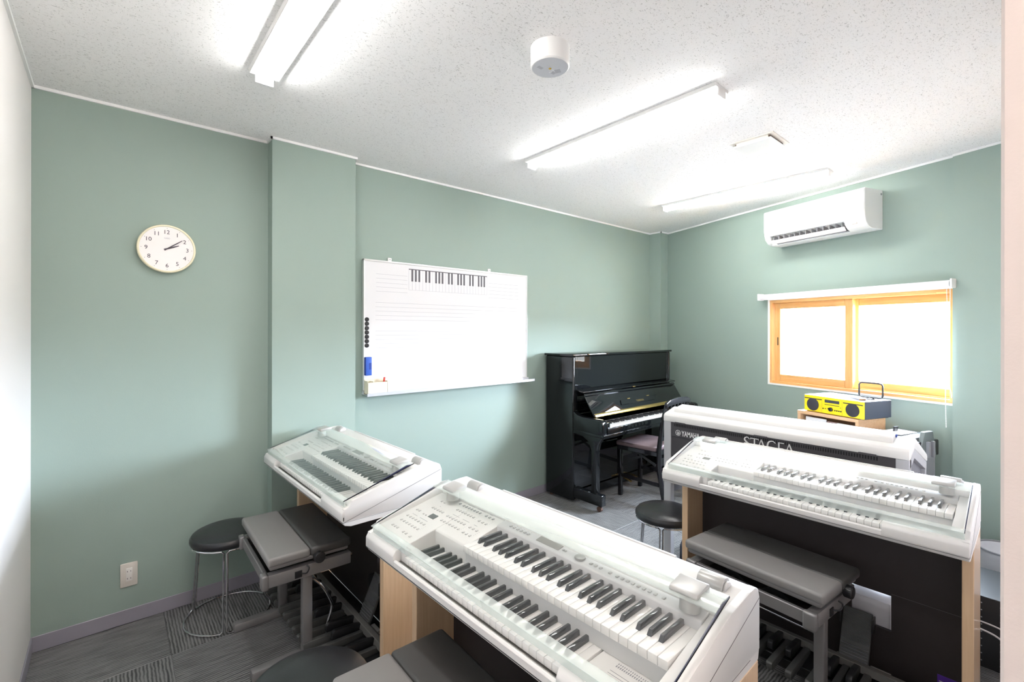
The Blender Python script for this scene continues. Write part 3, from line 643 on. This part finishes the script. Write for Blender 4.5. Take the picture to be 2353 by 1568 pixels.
obj('vent_slots', b, mat('slot black', (.006, .006, .007), .8), o4, kind='stuff')
for y in (.50, .02, -.46): obj('lid_hinge', box(nb(), -.003, .006, y-.035, y+.035, .908, .918, .001, 1), MGREY, o4)
TOB = Matrix(((0, 0, 1, 0), (-1, 0, 0, 0), (0, 1, 0, 0), (0, 0, 0, 1)))     # text x -> -y, text y -> z, faces -x
yl = 1.575-1.0415
t = fit(text_bm('YAMAHA', .05, .0006, .0009), 0, .118, 0, .033); obj('maker_name', place(t, TOB @ Matrix.Translation((-(yl-.042), .834, .0052))), LETTER, o4)
b = nb(); cc = (.0052, yl-.018, .8505)
ring = [(cc[0], cc[1]+.0165*math.cos(a), cc[2]+.0165*math.sin(a)) for a in [2*PI*k/36 for k in range(36)]]; tube(b, ring, .0012, 6, True)
for k in range(3):
    a = PI/2+k*PI/3
    mt = Matrix.Translation(cc) @ Matrix.Rotation(a, 4, 'X'); box(b, -.0006, .0006, -.0008, .0008, -.014, .014, mtx=mt); box(b, -.0006, .0006, -.0028, -.0014, .006, .013, mtx=mt); box(b, -.0006, .0006, .0014, .0028, .006, .013, mtx=mt)
obj('maker_emblem', b, LETTER, o4)
t = fit(text_bm('Electone', .04, .0006, -.0003), 0, .112, 0, .026); obj('series_name', place(t, TOB @ Matrix.Translation((-(1.265-1.0415), .842, .0052))), LETTER, o4)
# flared capitals S T A G E A
def stroke(b, pts, w):
    P = smooth_path([(x, y, 0) for x, y in pts], 6) if len(pts) > 2 else [Vector((x, y, 0)) for x, y in pts]
    n = len(P); ws = w if isinstance(w, (list, tuple)) else (w, w)
    L_, R_ = [], []
    for i, p in enumerate(P):
        d = (P[min(i+1, n-1)]-P[max(i-1, 0)]).normalized(); nn = Vector((-d.y, d.x, 0)); f = i/(n-1)
        ww = ws[0]+(ws[1]-ws[0])*f if len(ws) == 2 else (ws[0]*(1-2*f)+ws[1]*2*f if f < .5 else ws[1]*(2-2*f)+ws[2]*(2*f-1))
        L_.append(p+nn*ww/2); R_.append(p-nn*ww/2)
    tt = nb()
    for i in range(n-1):
        q = [tt.verts.new((v.x, v.y, z)) for z in (-.0006, .0006) for v in (L_[i], L_[i+1], R_[i+1], R_[i])]
        for f in ((0, 1, 2, 3), (4, 5, 6, 7), (0, 1, 5, 4), (2, 3, 7, 6), (1, 2, 6, 5), (3, 0, 4, 7)): tt.faces.new([q[j] for j in f])
    bmesh.ops.recalc_face_normals(tt, faces=tt.faces); merge(b, tt)
def glyphs():
    b = nb(); x = 0
    def S_(x): stroke(b, [(x+.46, .86), (x+.30, .99), (x+.10, .92), (x+.06, .74), (x+.26, .54), (x+.46, .36), (x+.44, .10), (x+.22, .01), (x+.02, .14)], (.05, .15, .05))
    def T_(x): stroke(b, [(x+.0, .955), (x+.68, .955)], (.07, .07)); stroke(b, [(x+.34, .95), (x+.34, 0)], (.10, .13)); stroke(b, [(x+.01, .99), (x+.0, .86)], (.03, .05)); stroke(b, [(x+.67, .99), (x+.68, .86)], (.03, .05))
    def A_(x): stroke(b, [(x+.02, 0), (x+.36, 1)], (.07, .06)); stroke(b, [(x+.34, 1), (x+.74, 0)], (.09, .15)); stroke(b, [(x+.16, .36), (x+.58, .36)], (.05, .05))
    def G_(x): stroke(b, [(x+.70, .86), (x+.48, .99), (x+.18, .90), (x+.06, .60), (x+.08, .30), (x+.26, .05), (x+.52, .01), (x+.72, .10)], (.05, .15, .07)); stroke(b, [(x+.72, .06), (x+.72, .42)], (.13, .10))
    def E_(x): stroke(b, [(x+.08, 0), (x+.08, 1)], (.13, .10)); stroke(b, [(x+.08, .96), (x+.48, .96)], (.06, .08)); stroke(b, [(x+.08, .52), (x+.42, .52)], (.05, .07)); stroke(b, [(x+.08, .04), (x+.50, .04)], (.06, .08))
    S_(0); T_(.55); A_(1.10); G_(1.90); E_(2.78); A_(3.30); return b
t = fit(glyphs(), 0, .262, 0, .072); obj('model_name', place(t, TOB @ Matrix.Translation((-(1.152-1.0415), .828, .0052))), LETTER, o4)
obj('pedal_unit', prism(nb(), [(.10, .0), (.10, .10), (.14, .135), (.60, .12), (.62, .10), (.62, 0)], -.54, .56, 'y', .008, 2), mat('pedal unit slate', (.045, .048, .065), .4), o4)

# ================================================================== BENCHES
def bench():
    t = thing('organ_bench', '', 'bench', (0, 0, 0), 0, 'grey height-adjustable organ benches')
    # cushion: grey front part, back part coloured darker for the organ's shadow
    zt = .53
    obj('front_cushion', box(nb(), -.178, -.004, -.288, .288, zt-.040, zt, .013, 4), VINYLG, t, label='light grey front part of the seat')
    obj('rear_cushion', box(nb(), -.004, .178, -.288, .288, zt-.041, zt-.001, .013, 4), VINYL_SHADE, t, label='rear part of the seat, coloured dark for the organ shadow')
    obj('seat_base', box(nb(), -.168, .168, -.276, .276, zt-.058, zt-.036, .008, 3), GSTEEL, t)
    z0, z1 = .395, .450
    for s in (-1, 1):
        obj('end_rail', box(nb(), -.175, .185, s*.245-.02, s*.245+.02, z0, z1, .005, 2), GSTEEL, t)
        obj('rail_cap', box(nb(), -.196, -.168, s*.245-.024, s*.245+.024, z0-.006, z1+.004, .008, 3), GSTEEL, t)
        obj('post', box(nb(), -.022, .022, s*.21-.020, s*.21+.020, .03, z0, .008, 2), GSTEEL, t)
        obj('foot', box(nb(), -.225, .20, s*.21-.022, s*.21+.022, .0, .042, .008, 2), GSTEEL, t)
        obj('bolt', cyl(nb(), (.188, s*.245, .43), .008, .012, 'x', 12), CHROME, t)
    obj('front_rail', box(nb(), -.182, -.164, -.245, .245, z0+.004, z1-.002, .003, 1), GSTEEL, t)
    obj('rear_rail', box(nb(), .164, .182, -.245, .245, z0+.004, z1-.014, .003, 1), GSTEEL, t)
    obj('bottom_tray', box(nb(), -.164, .164, -.225, .225, z0+.002, z0+.006), DARKP, t)
    for x in (-.10, .10):
        for s in (-1, 1):
            for q in (-1, 1):
                mt = Matrix.Translation((x+q*.005, s*.09, .437)) @ Matrix.Rotation(q*R(62), 4, 'X'); obj('scissor_arm', box(nb(), -.004, .004, -.012, .012, -.085, .085, mtx=mt), BLACKP, t)
    k_ = obj('height_knob', cyl(nb(), (.03, -.296, .484), .023, .030, 'y', 28, bev=.003), BLACKP, t)
    b = nb()
    for i in range(28): a = 2*PI*i/28; box(b, -.0012, .0012, -.012, .012, .0222, .0240, mtx=Matrix.Translation((.03, -.296, .484)) @ Matrix.Rotation(a, 4, 'Y'))
    obj('knob_ribs', b, BLACKP, k_)
    b = nb(); box(b, -.065, -.035, -.2685, -.264, .404, .434, .001, 1); tube(b, smooth_path([(-.036, -.268, .420), (-.020, -.285, .424), (-.012, -.29, .445), (-.018, -.278, .455)], 5), .003, 8)
    obj('catch', b, BLACKP, t)
    y = -.19
    for yy, side in ((-.178, -1), (.178, 1)):
        b = nb(); tube(b, smooth_path([(.0, yy*.95, .375), (.07, yy, .30), (.115, yy, .215), (.125, yy, .17), (.105, yy, .10), (.10, yy, .035)], 6), .0065, 10); obj('footrest_arm', b, CHROME, t)
    obj('footrest_bar', tube(nb(), [(.122, -.178, .21), (.122, .178, .21)], .0065, 12), CHROME, t)
    return t
b1 = bench(); b1.location = (.685, 2.44, 0); b1.rotation_euler = (0, 0, R(-1)); b1['label'] = 'grey organ bench near the green wall, beside the chrome stool'
b2 = copy_tree(b1); b2.location = (.640, 1.022, 0); b2['label'] = 'grey organ bench in front of the foreground organ, at the bottom edge of the photo'
b3 = copy_tree(b1); b3.location = (2.172, .82, 0); b3.rotation_euler = (0, 0, R(-5)); b3['label'] = 'grey organ bench under the organ on the right'

# ================================================================== STOOLS
def stool():
    t = thing('round_stool', '', 'stool', (0, 0, 0), 0, 'round black stools with chrome wire frames')
    obj('seat', lathe(nb(), [(0, .400), (.150, .400), (.168, .404), (.173, .414), (.172, .428), (.164, .441), (.145, .450), (.10, .455), (.05, .457), (0, .4575)], seg=64), VINYLB, t)
    rr = .165
    for q in range(3):
        a0 = R(120*q-104); a1 = R(120*q+16); pts = []
        rb = .196
        def pt(a, r_, z): return (r_*math.cos(a), r_*math.sin(a), z)
        g = R(2.6)
        for k in range(9): a = a0+g+R(3)+(a1-a0-2*g-R(6))*k/8; pts.append(pt(a, rr, .396))
        pts += [pt(a1-g, rr, .386), pt(a1-g, rr+.002, .34), pt(a1-g, .178, .20), pt(a1-g, .190, .05), pt(a1-g, .194, .016)]
        for k in range(9): a = a1-g-R(3)-(a1-a0-2*g-R(6))*k/8; pts.append(pt(a, rb, .007))
        pts += [pt(a0+g, .194, .016), pt(a0+g, .190, .05), pt(a0+g, .178, .20), pt(a0+g, rr+.002, .34), pt(a0+g, rr, .386)]
        obj('leg', tube(nb(), pts, .0048, 10, True), CHROME, t)
    return t
s1 = stool(); s1.location = (.475, 2.845, 0); s1['label'] = 'round black stool with chrome frame against the green wall, left of the bench'
s2 = copy_tree(s1); s2.location = (.455, 1.455, 0); s2['label'] = 'round black stool at the bottom edge of the photo, by the front bench'
s3 = copy_tree(s1); s3.location = (2.475, 1.492, 0); s3.rotation_euler = (0, 0, R(-53)); s3['label'] = 'round black stool behind the right organ, near the piano chair'

# ================================================================== PIANO
PX, PY = 3.036, 3.055
pn = thing('upright_piano', 'glossy black upright piano with open lid against the green wall', 'piano', (PX, PY, 0)); PW = 1.558
F_ = -.335                         # body front
for x0, x1 in ((0, .028), (PW-.028, PW)):
    b = nb(); box(b, x0, x1, F_, 0, .02, 1.272, .012, 4); obj('side_panel', b, PIANO, pn)
obj('back', box(nb(), .028, PW-.028, -.04, 0, .06, 1.272), PIANO, pn)
obj('lid', box(nb(), -.014, PW+.014, F_-.012, .006, 1.272, 1.292, .004, 2), PIANO, pn)
obj('upper_panel', box(nb(), .060, PW-.060, F_+.006, F_+.022, .985, 1.268, .002, 1), PIANO, pn)
for x0, x1 in ((.028, .058), (PW-.058, PW-.028)): obj('stile', box(nb(), x0, x1, F_+.003, F_+.028, .70, 1.27, .002, 1), PIANO, pn)
obj('music_shelf', prism(nb(), [(F_-.078, .958), (F_-.080, .968), (F_+.01, .985), (F_+.01, .970)], .040, PW-.035, 'x', .003, 2), PIANO, pn)
obj('shelf_lock', box(nb(), PW/2-.020, PW/2+.020, F_-.0825, F_-.078, .957, .967, .001, 1), GOLD, pn)
fb = obj('fallboard', prism(nb(), [(F_-.184, .772), (F_-.175, .766), (F_-.064, .930), (F_-.071, .940)], .062, PW-.055, 'x', .003, 2), PIANO, pn, label='open fallboard')
obj('fallboard_rail', prism(nb(), [(F_-.080, .928), (F_-.088, .936), (F_-.072, .952), (F_-.060, .940)], .062, PW-.055, 'x', .003, 2), PIANO, pn)
sl_t = math.atan2(.080, .162)
def onfb(x, v, h=.001):            # point on the sloping fallboard, v = 0 bottom .. 1 top
    return Vector((x, F_-.184+.113*v-h, .772+.168*v))
b = nb(); prism(b, [(F_-.190, .762), (F_-.186, .781), (F_-.173, .790), (F_-.171, .760)], .075, PW-.068, 'x', .001, 1); obj('brass_rail', b, GOLD, fb)
b = nb(); mt = Matrix.Translation(onfb(PW/2, .42, .002)) @ Matrix.Rotation(PI/2-math.atan2(.113, .168), 4, 'X')
prism(b, [(-.30, -.025), (.24, -.025), (.30, .022), (-.28, .022)], -.001, .006, 'z', .001, 1, mtx=mt); obj('music_ledge', b, PIANO, fb)
for dx in (-.15, .16): obj('ledge_hinge', box(nb(), dx-.02, dx+.02, .018, .030, 0, .003, mtx=Matrix.Translation(onfb(PW/2, .42, .003)) @ Matrix.Rotation(PI/2-math.atan2(.113, .168), 4, 'X')), GOLD, fb)
t = fit(text_bm('YAMAHA', .03, .0006, .0003, 1.3), -.060, .060, -.010, .010)
obj('maker_name', place(t, Matrix.Translation(onfb(PW/2, .40, .009)) @ Matrix.Rotation(PI/2-math.atan2(.113, .168), 4, 'X')), GOLD, fb)
# keybed, cheeks
for x0, x1 in ((0, .060), (PW-.060, PW)):
    obj('key_arm', prism(nb(), [(F_, .640), (F_, .800), (F_-.045, .772), (F_-.10, .762), (F_-.29, .758), (F_-.315, .745), (F_-.322, .72), (F_-.322, .645), (F_-.31, .638)], x0, x1, 'x', .005, 3), PIANO, pn)
    obj('key_block', box(nb(), x1 if x0 == 0 else x0-.045, x1+.045 if x0 == 0 else x0, F_-.315, F_-.165, .668, .735, .004, 2), PIANO, pn)
obj('key_slip', box(nb(), .06, PW-.06, F_-.330, F_-.305, .640, .690, .004, 2), PIANO, pn)
obj('keybed', box(nb(), .0, PW, F_-.332, F_, .612, .642, .004, 2), PIANO, pn)
obj('felt_strip', box(nb(), .105, PW-.105, F_-.170, F_-.150, .69, .712), FELT, pn)
kx0, kx1 = .107, PW-.107; pit = (kx1-kx0)/52
wm = mesh('white_key', box(nb(), .0005, pit-.0005, -.145, 0, -.02, 0, .001, 1), KW); bmx = mesh('black_key', box(nb(), -.0055, .0055, -.095, 0, 0, .011, .0015, 1), KB)
for k in range(52): link('white_key', wm, pn, (kx0+k*pit, F_-.155, .702))
for k in range(51):
    if k % 7 in (1, 4): continue
    link('black_key', bmx, pn, (kx0+(k+1)*pit, F_-.155, .702))
# lower body
obj('lower_panel', box(nb(), .028, PW-.028, F_+.012, F_+.028, .11, .61), PIANO, pn)
obj('bottom_board', box(nb(), .028, PW-.028, F_-.0, -.02, .035, .10), PIANO, pn)
for x0 in (.004, PW-.064):
    obj('toe_block', box(nb(), x0, x0+.060, F_-.305, F_+.0, .052, .142, .006, 3), PIANO, pn)
    obj('leg', prism(nb(), [(F_-.245, .140), (F_-.245, .50), (F_-.262, .56), (F_-.30, .612), (F_, .612), (F_-.10, .60), (F_-.165, .565), (F_-.195, .50), (F_-.195, .140)], x0+.004, x0+.056, 'x', .003, 2), PIANO, pn)
    b = nb(); cyl(b, (x0+.03, F_-.265, .022), .022, .024, 'x', 20); obj('caster', b, mat('caster', (.10, .05, .035), .4) if 'caster' not in bpy.data.materials else bpy.data.materials['caster'], pn)
    b = nb(); cyl(b, (x0+.03, -.05, .022), .022, .024, 'x', 20); obj('caster', b, bpy.data.materials['caster'], pn)
for dx in (-.07, .0, .07):
    obj('pedal', tube(nb(), smooth_path([(PW/2+dx, F_+.01, .085), (PW/2+dx, F_-.05, .082), (PW/2+dx, F_-.10, .068)], 5), .010, 12), GOLD, pn)
obj('brass_lock', cyl(nb(), (PW*.72, F_-.331, .667), .004, .003, 'y', 12), GOLD, pn)

# piano chair
pc = thing('piano_chair', 'black wooden piano chair with mauve seat in front of the piano', 'chair', (3.718, 2.40, 0), R(4.0))
cw, cd = .205, .20
obj('seat', box(nb(), -cw-.012, cw+.012, -cd+.025, cd+.02, .462, .500, .012, 3), CUSH, pc)
obj('seat_frame', box(nb(), -cw-.004, cw+.004, -cd+.02, cd+.014, .425, .462, .003, 1), CHAIRW, pc)
for s in (-1, 1):
    obj('leg', box(nb(), s*.172-.017, s*.172+.017, cd-.017, cd+.017, 0, .44, .004, 2), CHAIRW, pc)
    obj('back_leg', prism(nb(), [(-cd-.070, 0), (-cd-.037, 0), (-cd+.020, .30), (-cd+.020, .50), (-cd-.012, .72), (-cd-.055, .895), (-cd-.075, .895), (-cd-.040, .72), (-cd-.014, .50), (-cd-.014, .30)], s*cw-.014, s*cw+.014, 'x', .003, 2), CHAIRW, pc)
    obj('side_rail', prism(nb(), [(s*cw-.008, -cd), (s*cw+.008, -cd), (s*.172+.008, cd), (s*.172-.008, cd)], .17, .20, 'z', .002, 1), CHAIRW, pc)
obj('apron', box(nb(), -cw, cw, -cd-.012, -cd+.008, .345, .41, .003, 1), CHAIRW, pc)
obj('front_stretcher', box(nb(), -.17, .17, cd-.010, cd+.008, .345, .41, .003, 1), CHAIRW, pc)
for s in (-1, 1):
    for q in (-1, 1):
        mt = Matrix.Translation((s*.13+q*.005, 0, .385)) @ Matrix.Rotation(q*R(65), 4, 'X'); obj('scissor_arm', box(nb(), -.004, .004, -.010, .010, -.14, .14, mtx=mt), BLACKP, pc)
b = nb(); pts = [(-cw-.016, .845), (-cw-.016, .890), (-cw+.05, .912), (0, .920), (cw-.05, .912), (cw+.016, .890), (cw+.016, .845), (cw-.03, .862), (0, .868), (-cw+.03, .862)]
prism(b, pts, -cd-.078, -cd-.055, 'y', .004, 2); obj('top_rail', b, CHAIRW, pc)
b = nb(); box(b, -cw, cw, -cd-.01, -cd+.006, .555, .59, .003, 1); obj('lower_back_rail', b, CHAIRW, pc)
for k in range(5):
    x = -.12+.06*k; obj('back_slat', prism(nb(), [(-cd-.008, .58), (-cd-.063, .87), (-cd-.072, .87), (-cd-.017, .58)], x-.009, x+.009, 'x', .001, 1), CHAIRW, pc)

# ================================================================== SHELF, STEREO AND NEIGHBOURS
sh = thing('wooden_shelf', 'light wooden open shelf under the window holding the yellow stereo', 'shelf', wb(2.095), RB); hw_ = .215
b = nb(); box(b, -hw_, hw_, .12, .42, .878, .900, .001, 1); obj('top_board', b, WOODS, sh)
for x0 in (-hw_, hw_-.022): obj('side_board', box(nb(), x0, x0+.022, .12, .418, 0, .878, .001, 1), WOODW if False else WOODS, sh)
for z in (.56, .25): obj('shelf_board', box(nb(), -hw_+.022, hw_-.022, .12, .415, z, z+.02, .001, 1), WOODS, sh)
obj('back_board', box(nb(), -hw_+.022, hw_-.022, .12, .126, .02, .878), WOODS, sh)
def paper(x0, x1, y0, y1, z0, z1, m, lab, rz=0, tx=0):
    s_ = 2.095; p = B(s_-(x0+x1)/2, (y0+y1)/2, z0)
    o = obj('magazine', box(nb(), -(x1-x0)/2, (x1-x0)/2, -(y1-y0)/2, (y1-y0)/2, 0, z1-z0, .001, 1), m, None, p, RB+rz); return tag(o, lab, 'magazine', 'papers inside the wooden shelf')
paper(-.16, .16, .15, .38, .5805, .66, PAPER, 'white stack of papers inside the wooden shelf')
for x0, x1, yy, h_, m, lab in ((.02, .17, .39, .275, PAPER, 'white folder standing at the left inside the shelf'), (-.07, .10, .37, .255, PAPP, 'pink magazine standing in the middle of the shelf'), (-.10, .03, .385, .245, PAPG, 'pale green magazine standing in the shelf'), (-.19, -.06, .395, .262, PAPER, 'magazine with dark lettering standing at the right inside the shelf')):
    o = paper(x0, x1, yy-.008, yy, .6605, .6605+h_*.72, m, lab)
    if 'dark lettering' in lab:
        b = nb()
        for k in range(6): box(b, -.055+k*.018, -.043+k*.018, .0045, .0052, .135, .155)
        for k in range(8): box(b, -.055+k*.013, -.047+k*.013, .0045, .0052, .095, .108)
        obj('print', b, INK, o)

st = thing('stereo', 'yellow and black compact stereo on the wooden shelf', 'stereo', tuple(B(2.132, .26, .9005)), RB+R(-3)); hw_ = .2125
z1 = .122
parts = ((-hw_, -.068), (-.067, .078), (.079, hw_))
obj('case', box(nb(), -hw_, hw_, -.14, .128, .004, z1, .002, 1), NAVY, st)
for (a, c) in parts: obj('front_plate', box(nb(), a, c-.001, .128, .140, .004, z1-.001, .0012, 1), YEL, st)
for cx_ in (-.14, .145):
    obj('speaker_grille', cyl(nb(), (cx_, .1405, .055), .046, .004, 'y', 40, bev=.001), SPK, st)
    obj('reflex_slot', box(nb(), cx_-.068, cx_+.064, .139, .1405, .094, .101), BLACKP, st)
obj('display', box(nb(), -.050, .055, .1395, .1412, .082, .103, .0005, 1), mat('display dark', (.05, .05, .06), .1), st)
obj('disc_slot', box(nb(), -.050, .055, .1395, .1408, .066, .070), BLACKP, st)
kn = nb(); cyl(kn, (.008, .146, .038), .014, .012, 'y', 24, bev=.0015); cyl(kn, (.024, .142, .041), .006, .006, 'y', 14); obj('volume_knob', kn, BLACKP, st)
for x in (-.020, -.034, -.048, -.062): obj('control_button', cyl(nb(), (x, .1415, .034), .0045, .004, 'y', 14), BLACKP, st)
obj('jack', cyl(nb(), (.066, .1408, .037), .0045, .003, 'y', 12), BLACKP, st); obj('usb_port', box(nb(), .044, .054, .1398, .1408, .036, .040), BLACKP, st)
obj('standby_button', cyl(nb(), (-.058, .1408, .058), .0025, .002, 'y', 10), BLACKP, st)
for x in (-.19, .19): obj('foot', box(nb(), x-.015, x+.015, -.12, .12, 0, .004), BLACKP, st)
rc = thing('remote_control', 'pale remote control lying on top of the yellow stereo', 'remote control', tuple(B(2.235, .30, .9005+.122)), RB+R(55))
obj('body', box(nb(), -.022, .022, -.065, .065, 0, .012, .003, 2), mat('remote silver', (.62, .62, .66), .35), rc); obj('end_face', box(nb(), -.02, .02, .0652, .0662, .002, .010), mat('remote copper', (.5, .22, .08), .4), rc)
an = thing('loop_antenna', 'black radio loop antenna standing on the yellow stereo', 'antenna', tuple(B(2.272, .22, .9005+.122)), RB+R(4))
lw, lz0, lz1 = .072, .012, .112
lp = [(-lw+.015, 0, lz0), (lw-.015, 0, lz0), (lw-.004, 0, lz0+.006), (lw, 0, lz0+.018), (lw, 0, lz1-.014), (lw-.006, 0, lz1-.004), (lw-.02, 0, lz1), (-lw+.02, 0, lz1), (-lw+.006, 0, lz1-.004), (-lw, 0, lz1-.014), (-lw, 0, lz0+.018), (-lw+.004, 0, lz0+.006)]
obj('loop', tube(nb(), lp, .0052, 8, True), BLACKP, an); obj('base', lathe(nb(), [(0, 0), (.026, 0), (.024, .006), (.008, .010), (.006, .014), (0, .014)], seg=24), BLACKP, an)

# black printer-like tray unit next to the shelf
pt_ = thing('printer', 'dark printer with paper tray standing right of the wooden shelf', 'printer', tuple(B(2.475, .22, 0)), RB)
obj('cabinet', box(nb(), -.11, .11, -.12, .12, 0, .70, .004, 1), GREYP, pt_)
obj('body', box(nb(), -.12, .12, -.14, .14, .70, .80, .008, 2), BLACKP, pt_)
obj('output_tray', prism(nb(), [(-.12, .800), (.13, .800), (.12, .822), (-.12, .83)], -.10, .115, 'x', .002, 1), mat('tray slate', (.13, .15, .16), .35), pt_)
obj('paper', box(nb(), -.03, .09, -.08, .10, .829, .832), PAPER, pt_)
obj('paper_guide', prism(nb(), [(.0, .80), (.03, .80), (.02, .862), (-.02, .862)], .045, .055, 'x'), BLACKP, pt_)
obj('side_support', prism(nb(), [(-.10, .70), (.10, .70), (.03, .86), (-.06, .86)], -.125, -.100, 'x', .003, 1), mat('support green grey', (.18, .21, .21), .4), pt_)
for y in (-.05, .0): obj('side_rib', box(nb(), -.142, -.126, y, y+.02, .70, .80), GREYP, pt_)

# waste bin, black rack and cables by the right edge
bn = thing('waste_bin', 'white round waste bin by the window wall at the right edge', 'bin', (3.735, .172, 0))
obj('bucket', lathe(nb(), [(0, 0), (.090, 0), (.094, .006), (.120, .290), (.124, .296), (.118, .298), (.090, .02), (0, .018)], seg=48), TRASH, bn)
obj('rim', lathe(nb(), [(.118, .290), (.126, .292), (.126, .300), (.116, .300), (.118, .290)], seg=48), mat('rim grey', (.25, .26, .28), .4), bn)
rk = thing('perforated_rack', 'low black perforated metal rack beside the waste bin', 'rack', (2.95, .18, 0))
obj('panel', box(nb(), 0, .02, -.13, .10, .0, .315, .002, 1), BLACKP, rk); obj('top_plate', box(nb(), .02, .40, -.13, .10, .29, .30), BLACKP, rk)
obj('side_plate', box(nb(), .38, .40, -.13, .10, 0, .29), BLACKP, rk)
b = nb()
for i in range(3):
    for j in range(9): cyl(b, (-.0006, -.085+.06*i, .03+.032*j), .0028, .0012, 'x', 8)
obj('holes', b, GREYP, rk, kind='stuff')
cb1 = obj('power_cable', tube(nb(), smooth_path([(0, .05, .20), (0, -.01, .185), (.0, -.07, .13), (.02, -.09, .02), (.08, -.06, .006)], 8), .004, 8), CABLE, None, (2.88, .17, 0)); tag(cb1, 'beige cable hanging in front of the black rack at the right edge', 'cable')
cb2 = obj('power_cable', tube(nb(), smooth_path([(0, .06, .225), (0, -.02, .215), (0, -.10, .18)], 8), .0035, 8), CABLE, None, (2.90, .17, 0)); tag(cb2, 'thin pale cable crossing the top of the black rack', 'cable')
# plug and cord behind the left stool
pg = thing('extension_cord', 'black extension cord with pale socket on the floor by the baseboard', 'cord', (.735, 2.96, 0))
obj('socket', box(nb(), -.02, .03, -.012, .012, .0, .028, .004), CREAM, pg)
obj('cord', tube(nb(), smooth_path([(.03, 0, .012), (.09, -.02, .006), (.16, -.10, .005), (.14, -.22, .005)], 6), .0035, 8), BLACKP, pg)
